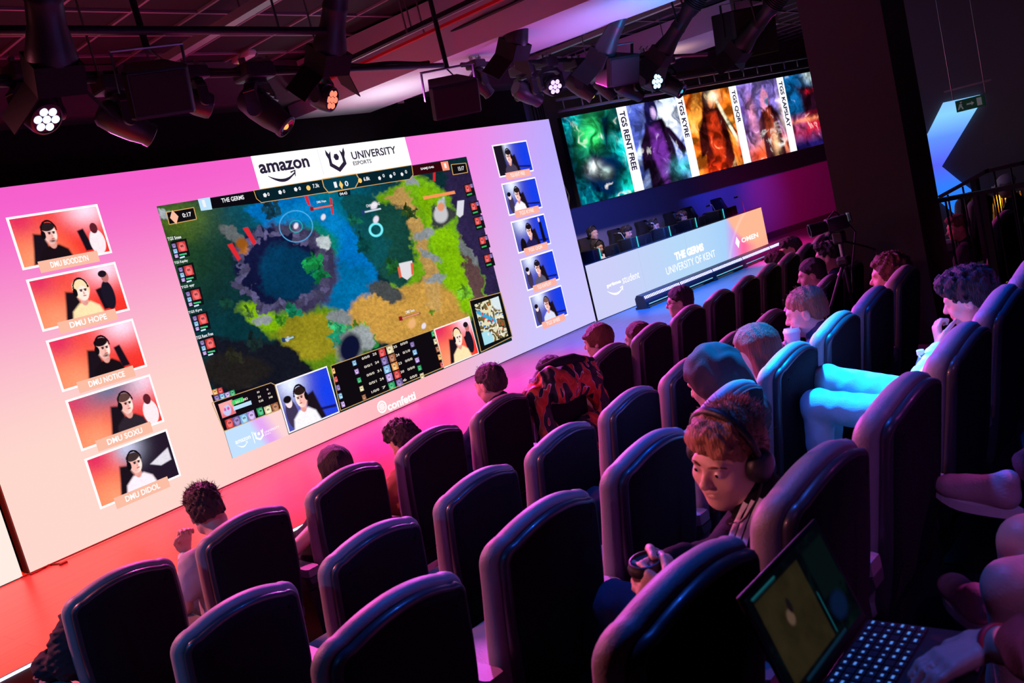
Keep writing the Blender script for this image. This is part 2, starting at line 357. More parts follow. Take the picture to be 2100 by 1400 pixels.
# walls
BLACKW = mat('black_drape', (.012, .012, .014), .95, bump=.3, bscale=12)
GREYW = mat('painted_wall', (.22, .20, .24), .8, bump=.08, bscale=60)
b = MB(); b.box((3.15, 8.55, 2.2), (16.3, .1, 4.4)); struct(b.build('wall_back', BLACKW))
b = MB(); b.add([PU.pt(u, v, -.80) for u, v in ((-2.6, 0), (9, 0), (9, 4.4), (-2.6, 4.4))]+[PU.pt(u, v, -.90) for u, v in ((-2.6, 0), (9, 0), (9, 4.4), (-2.6, 4.4))], [(0, 1, 2, 3), (7, 6, 5, 4), (0, 4, 5, 1), (1, 5, 6, 2), (2, 6, 7, 3), (3, 7, 4, 0)])
struct(b.build('wall_stage_right', GREYW))
b = MB(); b.add([PU.pt(u, v, o) for o in (-.795, -.78) for u, v in ((-2.6, STZ), (8.8, STZ), (8.8, STZ+.14), (-2.6, STZ+.14))], [(0, 1, 2, 3), (7, 6, 5, 4), (0, 4, 5, 1), (1, 5, 6, 2), (2, 6, 7, 3), (3, 7, 4, 0)])
struct(b.build('baseboard_stage', mat('dark_skirting', (.05, .045, .05), .5)))
SIDEW = mat('side_wall_paint', (.10, .08, .10), .85, bump=.1, bscale=40)
b = MB(); b.box((14.55, .6, 2.2), (.1, 9.2, 4.4)); struct(b.build('wall_right', SIDEW))
b = MB(); b.box((-3.05, 3, 2.2), (.1, 14, 4.4)); struct(b.build('wall_left', BLACKW))
b = MB(); b.box((6, -4.05, 2.2), (18, .1, 4.4)); struct(b.build('wall_rear', BLACKW))
# ceiling: a suspended grid of dark tiles, lowered pale soffits between the bays
CZ = 4.3
def tilemat():
    m = mat('ceiling_tile', (.015, .013, .014), .95); nt = m.node_tree; b = nt.nodes['Principled BSDF']; tc = nt.nodes.new('ShaderNodeTexCoord')
    n = nt.nodes.new('ShaderNodeTexNoise'); n.inputs['Scale'].default_value = 90; nt.links.new(tc.outputs['Object'], n.inputs['Vector'])
    bp = nt.nodes.new('ShaderNodeBump'); bp.inputs['Strength'].default_value = .3; bp.inputs['Distance'].default_value = .003
    nt.links.new(n.outputs['Fac'], bp.inputs['Height']); nt.links.new(bp.outputs[0], b.inputs['Normal']); return m
TILE = tilemat()
b = MB(); b.box((8.5, 3.5, CZ+.06), (25, 16, .1)); struct(b.build('ceiling', TILE))
GRID = mat('ceiling_grid_metal', (.26, .22, .26), .5)
b = MB()
for k in range(-6, 34): b.box((3.45+k*.6, 3.3, CZ), (.026, 10.4, .02))
for k in range(-12, 7): b.box((8.5, 6.6+k*.6*.985-2.2+2.2, CZ-.001), (25, .026, .02))
struct(b.build('ceiling_grid', GRID))
b = MB(); b.box((4.0, 8.30, 4.08), (15.5, .45, .44)); struct(b.build('ceiling_bulkhead', mat('bulkhead_paint', (.10, .09, .10), .8)))
SOFF = mat('soffit_paint', (.62, .60, .64), .7)
def soffit(nm, pl, z, drop):
    b = MB(); b.prism([(x, y, z) for x, y in pl], (0, 0, drop)); return struct(b.build(nm, SOFF))
def pz(px, z): p = atz(px[0], px[1], z); return (float(p[0]), float(p[1]))
soffit('ceiling_soffit_1', [(6.76, 8.4), (8.0, 8.4), (8.43, 5.0), (8.9, 1), (9.1, -1), (7.5, -1), (7.4, 1), (7.05, 5.0)], 3.7, .58)
soffit('ceiling_soffit_2', [(12.6, 9.2), (14.6, 8.9), (14.6, 5.6), (12.9, 5.6)], 3.95, .34)
def rail(p0, p1, z, r, m, label, sq=True):
    a, c = pz(p0, z), pz(p1, z); x = (a[0]+c[0])/2; y0, y1 = -.5, 8.1; t = thing('ceiling_rail', label, 'ceiling rail', (x, y0, z)); b = MB()
    if sq: b.box((x, (y0+y1)/2, z), (r*2, y1-y0, r*1.4))
    else: b.cyl((x, y0, z), (x, y1, z), r)
    b.build('track', m, t)
    for k in range(6): b = MB(); b.box((x, y0+.6+k*1.5, (z+CZ)/2), (.012, .012, CZ-z)); b.build('drop_bracket', M['steel'], t)
    return t
REDR = mat('red_gloss', (.65, .02, .03), .3)  # plain red with a fairly glossy finish
rail((550, 0), (330, 125), 4.12, .05, M['alu'], 'wide pale aluminium ceiling rail running towards the stage above the largest loudspeaker')
rail((970, 0), (700, 130), 4.0, .030, M['blackm'], 'black ceiling track between the spotlight barrel and the thin pale rail')
rail((984, 0), (800, 89), 3.95, .012, M['alu'], 'thin pale ceiling rail just left of the red rail')
rail((1021, 0), (800, 105), 3.95, .020, REDR, 'red ceiling rail running beside the pale soffit')
rail((1060, 0), (800, 125), 3.92, .016, M['black'], 'thin black conduit between the red rail and the pale soffit', False)
rail((1320, 34), (1110, 110), 4.1, .045, M['alu'], 'grey ceiling rail with a bluish sheen just right of the broad pale soffit')
rail((1460, 47), (1330, 92), 4.1, .035, M['alu'], 'grey ceiling rail above the banner screen')
# pillar
PIL = mat('pillar_paint', (.075, .06, .06), .85, bump=.08, bscale=50)
b = MB(); b.box((8.08, 2.47, 2.15), (.66, .65, 4.3)); struct(b.build('pillar', PIL))

# ================================================================ main LED wall
U0, U1, V0, V1 = 2.488, 11.0, .151, 3.262
def grad_mat():
    m = bpy.data.materials.new('led_wall_gradient'); m.use_nodes = True; nt = m.node_tree; nt.nodes.clear(); N = nt.nodes.new; Lk = nt.links.new
    out = N('ShaderNodeOutputMaterial'); e = N('ShaderNodeEmission'); Lk(e.outputs[0], out.inputs[0]); e.inputs[1].default_value = 1.0
    tc = N('ShaderNodeTexCoord'); sp = N('ShaderNodeSeparateXYZ'); Lk(tc.outputs['Generated'], sp.inputs[0])
    def rng(a, lo, hi):
        r = N('ShaderNodeMapRange'); r.interpolation_type = 'SMOOTHSTEP'; r.inputs[1].default_value = lo; r.inputs[2].default_value = hi; Lk(a, r.inputs[0]); return r.outputs[0]
    def mix(f, a, c):
        x = N('ShaderNodeMix'); x.data_type = 'RGBA'
        if isinstance(f, float): x.inputs[0].default_value = f
        else: Lk(f, x.inputs[0])
        for k, v in ((6, a), (7, c)):
            if isinstance(v, tuple): x.inputs[k].default_value = (*srgb(*v), 1)
            else: Lk(v, x.inputs[k])
        return x.outputs[2]
    left = mix(rng(sp.outputs[2], .25, 1.0), (255, 216, 205), (246, 96, 205))
    mid0 = mix(rng(sp.outputs[2], .05, .95), (255, 178, 192), (255, 128, 226))
    right = mix(rng(sp.outputs[2], .0, 1.0), (206, 200, 255), (188, 172, 255))
    mth = N('ShaderNodeMath'); mth.operation = 'MULTIPLY_ADD'; Lk(sp.outputs[2], mth.inputs[0]); mth.inputs[1].default_value = -.18; Lk(sp.outputs[0], mth.inputs[2])
    c = mix(rng(mth.outputs[0], .10, .62), left, mid0); c = mix(rng(mth.outputs[0], .52, .86), c, right)
    Lk(c, e.inputs[0]); return m
led = thing('led_wall', 'huge pink and lavender screen wall showing the game feed between player portraits', 'screen', ((U0+U1)/2, 7.93, STZ))
b = MB(); b.box(((U0+U1)/2, 7.95, (V0+V1)/2), (U1-U0+.01, .11, V1-V0)); b.build('cabinet', M['blackm'], led)
for k in range(0, 17, 2): pass
b = MB(); rect_uv(b, PM, U0, V0, U1, V1, .006); b.build('screen_background', grad_mat(), led)
# white banner with the two wordmarks
b = MB(); uA = PM.uv(512, 318); uB = PM.uv(829, 283); uC = PM.uv(829+22, 338)
gT = PM.uv(322.9, 423)[1]; gL = (PM.uv(322.9, 423)[0]+PM.uv(471.7, 940.7)[0])/2; gR = (PM.uv(956, 324)[0]+PM.uv(1048.3, 698.3)[0])/2; gB = (PM.uv(471.7, 940.7)[1]+PM.uv(1048.3, 698.3)[1])/2
rect_uv(b, PM, uA[0], gT-.02, uB[0], V1, .010); bn = b.build('banner', EM(255, 255, 255, s=1.15), led)
b = MB()
text_on(b, PM, 'amazon', (533, 357), (635, 343), (529.5, 337), .013, .03)
P = [PM.uv(*p) for p in ((546, 357), (556, 363), (570, 366), (586, 363), (600, 353))]
uv0, uv1 = PM.uv(546, 356), PM.uv(601, 348)
def smile(b, plane, uv0, uv1, h, off, th):
    n = 14; top = []; bot = []
    for k in range(n+1):
        t = k/n; u = uv0[0]+(uv1[0]-uv0[0])*t; v = uv0[1]+(uv1[1]-uv0[1])*t-h*4*t*(1-t)*(.85+.3*t); w_ = th*(.15+math.sin(math.pi*min(1, t*1.15+.02)/1.2))
        top.append((u, v)); bot.append((u, v-w_))
    V = [plane.pt(u, v, off) for u, v in top+bot]; b.add(V, [(k, k+1, n+2+k, n+1+k) for k in range(n)])
    u, v = uv1; s = (uv1[0]-uv0[0])
    b.add([plane.pt(*p, off) for p in ((u-.17*s, v+.015*s), (u+.04*s, v+.055*s), (u-.01*s, v-.15*s), (u-.035*s, v-.14*s), (u-.02*s, v+.01*s), (u-.16*s, v-.03*s))], [(0, 1, 4, 5), (1, 2, 3, 4)])
smile(b, PM, PM.uv(548, 361), PM.uv(603, 352), .055, .013, .03)
text_on(b, PM, 'UNIVERSITY', (722, 329), (812, 314), (717, 313), .013, .022)
text_on(b, PM, 'ESPORTS', (724, 340), (761, 334), (722, 332), .013, .018)
def crest(b, plane, cu, cv, s, off, m=0):
    for sg in (-1, 1):
        P = [(0, -.5), (0, -.30), (sg*.30, -.10), (sg*.30, .12), (sg*.24, .42), (sg*.36, .30), (sg*.50, .50), (sg*.52, .28), (sg*.44, .10), (sg*.46, -.20)]
        b.add([plane.pt(cu+x*s, cv+y*s, off) for x, y in P], [(0, 1, 2, 9), (2, 3, 8, 9), (3, 4, 5), (3, 5, 7, 8), (5, 6, 7)], m)
    disc_uv(b, plane, cu, cv+.14*s, .15*s, off, m, 6)
cu, cv = PM.uv(690, 329); crest(b, PM, cu, cv, .27, .013)
b.build('lettering', EM(45, 35, 60), bn)
b = MB(); u, v = PM.uv(653, 322); rect_uv(b, PM, u-.003, v-.2, u+.003, v+.09, .012); b.build('divider', EM(215, 215, 225), bn)
# ---- the game picture (an invented fantasy map seen from above)
def paint_game(c):
    c.q = .5; X0, Y0 = c.X.copy(), c.Y.copy(); w3 = fbm(X0/7, Y0/7, 3, 51)-.5; w4 = fbm(X0/7, Y0/7, 3, 57)-.5; w1 = (fbm(X0/26, Y0/26, 4, 1)-.5); w2 = (fbm(X0/26, Y0/26, 4, 9)-.5)
    c.X = X0+w1*24+w3*12; c.Y = Y0+w2*22+w4*12
    c.c[:] = srgb(12, 40, 46)
    c.glow(360, 520, 90, 120, (30, 70, 40)); c.glow(370, 450, 60, 40, (84, 110, 30)); c.glow(640, 420, 130, 70, (0, 120, 150)); c.glow(470, 690, 120, 90, (8, 52, 60))
    c.poly([(540, 400), (640, 400), (720, 470), (775, 560), (760, 640), (660, 640), (640, 560), (600, 500), (500, 430)], (0, 112, 190), 22)
    c.ell(630, 470, 60, 45, (5, 130, 200), .8); c.ell(705, 595, 60, 50, (0, 105, 160), .6); c.ell(640, 505, 45, 38, (10, 130, 115), .7)
    c.poly([(770, 400), (850, 350), (960, 420), (1010, 600), (960, 660), (880, 560), (800, 620), (740, 650), (820, 560), (830, 470)], (112, 170, 20), 18)
    c.poly([(850, 380), (905, 400), (960, 560), (985, 640), (930, 640), (890, 500)], (128, 185, 10), 14)
    c.poly([(735, 610), (880, 570), (930, 600), (960, 660), (880, 700), (760, 700), (690, 660)], (196, 148, 66), 22)
    c.poly([(790, 400), (830, 375), (870, 470), (900, 560), (905, 640), (880, 640), (870, 560), (835, 470)], (190, 150, 84), 10, .85)
    c.poly([(520, 640), (620, 600), (700, 640), (760, 730), (650, 780), (560, 700)], (96, 140, 22), 26); c.ell(560, 650, 60, 22, (128, 180, 10), .7, 15)
    c.ell(640, 690, 60, 40, (150, 140, 30), .8); c.poly([(430, 690), (600, 710), (650, 770), (640, 800), (450, 850)], (20, 22, 34), 22, .95); c.ell(480, 760, 60, 30, (34, 30, 30), .8)
    c.poly([(910, 350), (985, 330), (1030, 600), (1010, 640), (985, 560), (940, 470)], (44, 34, 72), 12); c.poly([(940, 470), (985, 560), (1000, 640), (975, 640), (950, 560)], (92, 66, 66), 8)
    c.poly([(745, 400), (830, 430), (850, 540), (820, 590), (780, 560), (755, 480)], (20, 70, 62), 12); c.poly([(700, 400), (760, 400), (800, 520), (770, 560), (720, 470)], (12, 78, 84), 12)
    c.ell(590, 550, 95, 88, (58, 52, 84), .25, 30); c.ell(565, 545, 84, 76, (16, 20, 56), .2, 30); c.ell(590, 560, 56, 50, (4, 54, 88), .5, 30)
    for k in range(46):
        a = 2*math.pi*k/46; r = 88+9*math.sin(k*5.1); x, y = 578+r*math.cos(a), 552+.9*r*math.sin(a); g = 70+45*((k*7) % 5)/5; c.ell(x, y, 8+(k % 3)*3, 5+(k % 4), (g*.9, g*.85, g*1.25), .4, k*37)
    for a, rr in ((0, 1), (1, .6), (2, .8)): c.ell(495+a*4, 505+a*3, 7, 10, (170, 100, 30), .6, 20, .3)
    for (x, y, s, g) in [(640, 540, 26, (24, 140, 70)), (655, 565, 22, (14, 110, 60)), (510, 640, 16, (70, 100, 50)), (600, 640, 22, (20, 130, 90)), (575, 655, 16, (60, 130, 30)), (700, 690, 38, (20, 130, 100)), (690, 670, 26, (50, 170, 110)), (735, 675, 24, (110, 160, 40)), (755, 700, 22, (30, 120, 50)), (725, 450, 20, (20, 100, 80)), (745, 500, 26, (10, 70, 70)), (838, 440, 22, (40, 70, 30)), (805, 545, 20, (30, 90, 40)), (950, 600, 20, (100, 160, 40)), (360, 500, 20, (30, 60, 30)), (555, 430, 30, (20, 60, 80)), (460, 620, 20, (20, 60, 50)), (520, 700, 24, (24, 40, 40)), (480, 730, 22, (40, 40, 30)), (880, 640, 8, (90, 130, 30))]:
        for k in range(9):
            a = k*2.4; d = s*.7*math.sqrt(k/9); x2, y2 = x+d*math.cos(a), y+d*math.sin(a)*.9; q = .7+.6*((k*5) % 7)/7; c.poly([(x2-s*.3, y2+s*.25), (x2+s*.05, y2-s*.5), (x2+s*.3, y2+s*.2)], tuple(min(255, v*q) for v in g), 4)
    for (x, y, rx, ry, g, r) in [(475, 480, 26, 12, 96, 30), (665, 500, 9, 16, 205, 20), (790, 595, 34, 14, 70, 20), (720, 715, 26, 40, 130, 20), (745, 690, 16, 26, 160, -30), (700, 650, 22, 14, 140, 10), (905, 440, 22, 22, 62, 0), (905, 425, 10, 18, 190, 10), (540, 655, 18, 8, 150, -10), (870, 480, 10, 26, 150, 60), (880, 520, 8, 22, 150, -60), (895, 570, 20, 9, 150, -20), (845, 370, 14, 10, 150, 40), (960, 520, 8, 30, 120, -30), (340, 440, 18, 8, 170, 20)]:
        c.ell(x, y, rx, ry, (g*.95, g, g*1.02), .5, r, .85)
    c.X, c.Y = X0, Y0; n = fbm(X0/5, Y0/5, 3, 21); c.c *= (.72+.56*n)[..., None]; n2 = fbm(X0/60, Y0/60, 3, 33); c.c *= (.7+.6*n2)[..., None]; n5 = fbm(X0/2.6, Y0/2.2, 2, 77); c.c *= (.8+.4*n5)[..., None]; rg = np.abs(fbm(X0/16, Y0/13, 4, 88)-.5); c.lay((.03-rg)*14*.4, (10, 18, 30)); c.q = 1.
    c.ell(718, 713, 17, 24, (14, 18, 50), .5, 15)
    for (x, y, x1, y1) in ((505, 500, 528, 535), (466, 500, 497, 540)):
        pass
    for P in ([(498, 468), (508, 465), (526, 497), (520, 503)], [(466, 502), (476, 498), (494, 530), (488, 535)], [(624, 402), (631, 400), (637, 422), (631, 420)], [(676, 405), (681, 408), (684, 440), (680, 438)], [(888, 355), (893, 352), (893, 372), (888, 370)]): c.poly(P, (222, 40, 50), 1.2)
    c.ell(495, 499, 8, 8, (150, 84, 24), .8)
    c.poly([(818, 540), (845, 534), (848, 562), (835, 574), (822, 566)], (225, 222, 228), 1.2); c.poly([(815, 548), (820, 546), (824, 568), (819, 570)], (232, 96, 66), 1); c.poly([(842, 540), (847, 538), (848, 562), (844, 564)], (232, 96, 66), 1)
    c.poly([(938, 412), (952, 410), (950, 440), (943, 446), (936, 440)], (222, 222, 232), 1.2)
    c.poly([(867, 403), (932, 391), (934, 397), (869, 409)], (255, 150, 90), 1.2)
    c.ell(904, 440, 12, 14, (200, 200, 205), .4); c.ell(904, 424, 6, 7, (230, 150, 110), .5)
    for r, rr in ((34, (90, 190, 255)), (13, (20, 190, 190))):
        d = np.sqrt((X0-607)**2+((Y0-464)*1.06)**2); c.lay(.8*(1.4-np.abs(d-r)), rr)
    d = np.sqrt((X0-771)**2+(Y0-471)**2); c.lay(1.2*(3.-np.abs(d-12.5))*.6, (120, 245, 255))
    for (x, y, s) in ((767, 422, 7), (771, 450, 6), (663, 445, 5), (845, 663, 8), (869, 668, 5), (590, 695, 4), (607, 463, 5)):
        c.ell(x, y, s*.7, s, (235, 225, 240) if s < 8 else (240, 180, 120), .6, 20)
    for (x0, y0, x1, y1, hc) in ((640, 428, 682, 421, (250, 120, 100)), (745, 435, 781, 428, (215, 235, 250)), (822, 653, 860, 642, (240, 150, 120)), (582, 697, 602, 691, (170, 220, 255))):
        c.line(x0, y0, x1, y1, 4.5, (20, 24, 34)); c.line(x0+2, y0, x1-1, y1, 3, hc)
        c.poly([(x0-5, y0-4), (x0+2, y0-5), (x0+4, y0+4), (x0-3, y0+5)], (140, 20, 34) if hc[0] > 230 else (30, 60, 110), 1)
gv = picture('game_view', PM, gL, gB, gR, gT, 620, 350, .014, paint_game, led, px=True)
# HUD panels over the game picture
def hud(name, pts, col, off=.017, parent=gv): b = MB(); poly_px(b, PM, pts, off); return b.build(name, EM(*col), parent)
def para(p0, p1, p2): return [p0, p1, (p1[0]+p2[0]-p0[0], p1[1]+p2[1]-p0[1]), p2]
hud('top_bar', [(403, 411), (520, 392), (528, 403), (536, 416), (410, 431)], (12, 10, 16))
hud('top_bar', [(518, 391), (842, 339), (845, 359), (838, 368), (534, 416), (524, 408)], (8, 34, 44))
hud('top_bar', [(840, 341), (918, 330), (920, 348), (846, 361)], (50, 6, 14))
hud('top_bar', [(658, 368), (728, 357), (735, 369), (726, 386), (672, 396), (662, 384)], (6, 60, 78), .018)
b = MB()
def frame_px(b, pts, wpx, off):
    n = len(pts)
    for i in range(n):
        (x0, y0), (x1, y1) = pts[i], pts[(i+1) % n]; l = math.hypot(x1-x0, y1-y0); nx_, ny_ = -(y1-y0)/l*wpx/2, (x1-x0)/l*wpx/2
        poly_px(b, PM, [(x0+nx_, y0+ny_), (x1+nx_, y1+ny_), (x1-nx_, y1-ny_), (x0-nx_, y0-ny_)], off)
frame_px(b, [(518, 391), (842, 339), (845, 359), (838, 368), (534, 416), (524, 408)], 1.3, .0195)
frame_px(b, [(658, 368), (728, 357), (735, 369), (726, 386), (672, 396), (662, 384)], 1.8, .020)
frame_px(b, [(339, 436), (395, 426), (401, 450), (345, 461)], 1.6, .020)
frame_px(b, [(923, 338), (953, 335), (957, 354), (927, 359)], 1.4, .020)
b.build('bar_outline', EM(222, 170, 100), gv)
hud('timer_box', [(339, 436), (395, 426), (401, 450), (345, 461)], (16, 14, 18)); hud('timer_box', [(923, 338), (953, 335), (957, 354), (927, 359)], (16, 14, 18))
hud('clock_box', [(690, 393), (716, 389), (717, 400), (693, 404)], (6, 30, 40), .018)
hud('score_badge', [(403, 409), (428, 405), (433, 430), (410, 433)], (190, 228, 255), .021); hud('score_badge', [(901, 333), (916, 331), (920, 349), (906, 351)], (255, 150, 120), .021)
b = MB()
T = lambda s_, bl, br, tl, bo=.02, off=.023: text_on(b, PM, s_, bl, br, tl, off, bo)
T('1', (415, 426), (421, 425), (413, 411)); T('THE GERMS', (453, 417), (499, 409), (451, 408)); T('0:17', (373, 447), (391, 444), (371, 438)); T('15:17', (938, 351), (950, 349), (936, 343))
T('0', (547, 403), (551, 402), (545, 396)); T('0', (579, 397), (583, 396), (577, 390)); T('0', (611, 391), (615, 390), (609, 384)); T('7.3k', (640, 387), (653, 384), (638, 379))
T('0', (783, 365), (787, 364), (781, 358)); T('0', (805, 361), (809, 360), (803, 354)); T('0', (829, 357), (833, 356), (827, 350)); T('6.8k', (744, 372), (757, 370), (742, 364))
T('1', (684, 386), (690, 385), (682, 374)); T('0', (706, 383), (713, 382), (704, 372)); T('04:43', (695, 402), (710, 399), (694, 396)); T('SAMJ1046', (861, 351), (888, 346), (860, 345)); T('1', (910, 346), (914, 345), (907, 336))
for (x, y) in ((541, 401), (572, 395), (604, 389), (776, 366), (799, 362), (822, 358)): u, v = PM.uv(x, y); disc_uv(b, PM, u, v, .025, .022, n=5)
for k, nm in enumerate(('TGS Smee', 'TGS Kapslay', 'TGS qqr', 'TGS Kyre', 'TGS Rent Free')):
    x, y = [(342, 494), (356, 543), (370, 593), (385, 644), (400, 694)][k]; wd = 28 if k < 4 else 36; T(nm, (x, y), (x+wd, y-4), (x-1, y-7))
T('DMU Hope', (648, 419), (667, 416), (647, 413)); T('CHANGELING', (749, 426), (777, 421), (748, 420)); T('DMU Soxu', (830, 643), (848, 639), (829, 637))
b.build('lettering', EM(245, 245, 250), gv)
u, v = PM.uv(355, 446); b = MB(); disc_uv(b, PM, u, v, .045, .022, n=4, ry=.07); b.build('crystal_icon', EM(255, 190, 160), gv)
u, v = PM.uv(630, 386); b = MB(); disc_uv(b, PM, u, v, .028, .022); u, v = PM.uv(736, 371); disc_uv(b, PM, u, v, .028, .022); u, v = PM.uv(697, 380)
disc_uv(b, PM, u, v, .03, .022, n=4, ry=.05); b.build('coin_icon', EM(255, 205, 110), gv)
ICO = [(200, 60, 60), (170, 140, 210), (150, 90, 60), (110, 90, 150), (40, 150, 90), (230, 150, 80), (120, 170, 220), (210, 190, 150)]
def icons(name, cells, parent, off=.021):
    for i, (x, y, wd, hh) in enumerate(cells):
        col = ICO[(i*3) % 8]
        def pt(c, col=col, i=i):
            n = fbm(c.X*3+i*7, c.Y*3, 3, i); c.c[:] = np.array(srgb(*col))*(.3+1.3*n)[..., None]; c.ell(.5, .55, .26, .34, tuple(min(255, q+60) for q in col), .5); c.ell(.42, .45, .07, .09, (30, 20, 40), .4); c.ell(.6, .45, .07, .09, (30, 20, 40), .4)
        u, v = PM.uv(x, y); u1, _ = PM.uv(x+wd, y-wd*.28); _, v1 = PM.uv(x+hh*.25, y+hh); picture(name, PM, u, v1, u1, v, 12, 12, off, pt, parent)
# player cards down both edges of the game picture
for k in range(5):
    x, y = [(347, 497), (361, 546), (376, 596), (390, 646), (405, 696)][k]
    hud('player_card', [(x, y), (x+33, y-8), (x+41, y+28), (x+8, y+36)], (16, 18, 24), .018)
    icons('card_icon', [(x+12, y+1, 17, 20), (x+2, y+4, 8, 9), (x+5, y+15, 8, 9), (x+8, y+26, 7, 7)], gv)
    for j, (cc, dx) in enumerate([((70, 200, 130), 15), ((210, 235, 255), 10)]): hud('health_bar', [(x+18+j, y+25+j*6), (x+18+j+dx, y+22+j*6), (x+19+j+dx, y+25+j*6), (x+19+j, y+28+j*6)], cc, .022)
for k in range(5):
    x, y = [(948, 380), (960, 417), (968, 447), (978, 487), (988, 524)][k]
    hud('player_card', [(x, y), (x+19, y-6), (x+26, y+20), (x+7, y+26)], (20, 20, 26), .018); icons('card_icon', [(x+2, y+1, 11, 14), (x+13, y-2, 6, 8)], gv); hud('health_bar', [(x+7, y+19), (x+17, y+16), (x+18, y+19), (x+8, y+22)], (60, 180, 100), .022)
# bottom HUD: status box, two camera feeds, score table, minimap
hud('status_panel', [(431, 854-44), (556, 787), (578, 835), (457, 883)], (18, 12, 20), .018); 
b = MB(); frame_px(b, [(432, 826), (440, 823), (553, 785), (561, 789), (574, 838), (457, 884)], 1.6, .022); frame_px(b, [(676, 750), (886, 676), (909, 752), (696, 842)], 1.6, .022); frame_px(b, [(960, 617), (1024, 600), (1048, 690), (984, 722)], 1.6, .023); b.build('panel_outline', EM(200, 160, 100), gv)
icons('skill_icon', [(458, 862, 15, 18), (473, 857, 15, 18), (488, 852, 15, 18), (503, 846, 15, 18), (523, 838, 12, 16), (538, 835, 14, 17), (553, 829, 14, 17), (432, 800, 10, 11), (443, 797, 10, 11), (436, 812, 10, 11), (447, 809, 10, 11), (458, 806, 10, 11), (468, 802, 10, 11)], gv)
def pface(c): c.c[:] = srgb(240, 120, 130); c.ell(.5, .55, .3, .38, (200, 205, 250), .2); c.ell(.38, .5, .08, .1, (220, 80, 170), .3); c.ell(.64, .5, .08, .1, (220, 80, 170), .3); c.poly([(0, 0), (1, 0), (1, .6), (.75, .2), (.4, .3), (.1, .8)], (255, 170, 170), .1)
u, v = PM.uv(445, 829); picture('portrait_icon', PM, u, PM.uv(453, 858)[1], PM.uv(474, 820)[0], v, 24, 24, .021, pface, gv)
hud('health_bar', [(472, 822), (495, 814), (498, 823), (475, 831)], (70, 215, 110), .022); hud('mana_bar', [(475, 834), (512, 821), (514, 829), (477, 842)], (190, 225, 250), .022)
b = MB(); T('501 / 883', (481, 828), (506, 819), (480, 823)); T('84', (525, 807), (530, 805), (524, 803)); T('0', (545, 801), (548, 800), (544, 797)); T('54', (527, 817), (533, 815), (526, 812)); T('41', (547, 810), (552, 808), (546, 806)); T('0.66', (529, 826), (538, 822), (528, 821)); T('348', (549, 818), (557, 815), (548, 814))
for k in range(5):
    r = [('0/0/0', '25', '35', '0/0/0'), ('0/0/1', '24', '24', '0/1/0'), ('0/0/0', '31', '23', '0/0/0'), ('0/0/1', '24', '30', '0/0/0'), ('1/0/0', '7', '6', '0/0/0')][k]; dx, dy = 4.9*k, 17.*k
    T(r[0], (740+dx, 738+dy), (756+dx, 733+dy), (739+dx, 733+dy)); T(r[1], (762+dx, 730+dy), (770+dx, 727+dy), (761+dx, 725+dy)); T(r[2], (805+dx, 715+dy), (812+dx, 712+dy), (804+dx, 710+dy)); T(r[3], (819+dx, 709+dy), (834+dx, 704+dy), (818+dx, 704+dy))
tb = b
hud('score_table', [(676, 750), (886, 676), (909, 752), (696, 842)], (14, 10, 16), .018)
tb.build('lettering', EM(235, 225, 210), gv)
icons('champion_icon', [(773+5*k, 718+17*k, 13, 15) for k in range(5)]+[(789+5*k, 712+17*k, 13, 15) for k in range(5)]+[(719+5*k, 741+17.5*k, 8, 10) for k in range(5)]+[(676+5*k, 757+17*k, 7, 11) for k in range(5)]+[(881+4.6*k, 680+16*k, 7, 11) for k in range(5)]+[(838+5*k, 703+16*k, 8, 10) for k in range(5)], gv)
hud('minimap_panel', [(960, 617), (1024, 600), (1048, 690), (984, 722)], (14, 16, 20), .019)
def paint_map(c):
    X, Y = c.X, c.Y; n = fbm(X*4, Y*4, 3, 4); c.c[:] = srgb(232, 226, 190); c.lay((np.abs(np.sin(9*X+7*n*2)*np.cos(10*Y+6*n))-.38)*9, (40, 32, 16)); c.lay((np.abs(np.sin(9*X+7*n*2)*np.cos(10*Y+6*n))-.62)*9, (120, 100, 56))
    c.line(.05, .2, .6, .55, .09, (60, 170, 220)); c.ell(.12, .9, .22, .2, (170, 225, 240), .2); c.ell(.85, .1, .22, .2, (220, 235, 240), .2)
    for k in range(26): a, d = k*2.39, .42*math.sqrt(k/26); c.ell(.5+d*math.cos(a)*1.05, .5+d*math.sin(a), .025, .025, [(220, 60, 50), (50, 120, 200), (240, 240, 240), (200, 120, 60)][k % 4], .4)
    c.line(.62, .5, .98, .48, .02, (255, 255, 255)); c.line(.62, .5, .6, .9, .02, (255, 255, 255)); c.line(.98, .48, .98, .9, .02, (255, 255, 255)); c.line(.6, .9, .98, .9, .02, (255, 255, 255))
u, v = PM.uv(970, 625); picture('minimap', PM, u, PM.uv(992, 708)[1], PM.uv(1020, 609)[0], v, 100, 100, .022, paint_map, gv)
# sponsor strip
def paint_strip(c):
    X, Y = c.X/ c.X.max(), c.Y; c.c[:] = srgb(196, 226, 255); t = X+.15*(Y-.5)*-1; c.lay((t-.45)/.15, (232, 170, 246)); c.lay((t-.66)/.2, (255, 214, 214))
u, v = PM.uv(457, 884); picture('sponsor_strip', PM, gL, gB, PM.uv(589, 889)[0], PM.uv(574, 839)[1], 40, 20, .020, paint_strip, gv)
b = MB(); text_on(b, PM, 'amazon', (481, 911), (512, 899), (478, 905), .023, .015); text_on(b, PM, 'UNIVERSITY', (540, 888), (571, 877), (538, 884), .023, .0); text_on(b, PM, 'ESPORTS', (541, 893), (553, 889), (540, 890), .023, 0)
smile(b, PM, (PM.uv(484, 914)[0], PM.uv(484, 912)[1]), (PM.uv(504, 904)[0], PM.uv(504, 905)[1]), .03, .023, .012); u, v = PM.uv(529, 892); crest(b, PM, u, v, .11, .023); u, v = PM.uv(517, 897); rect_uv(b, PM, u-.004, v-.06, u+.004, v+.06, .023)
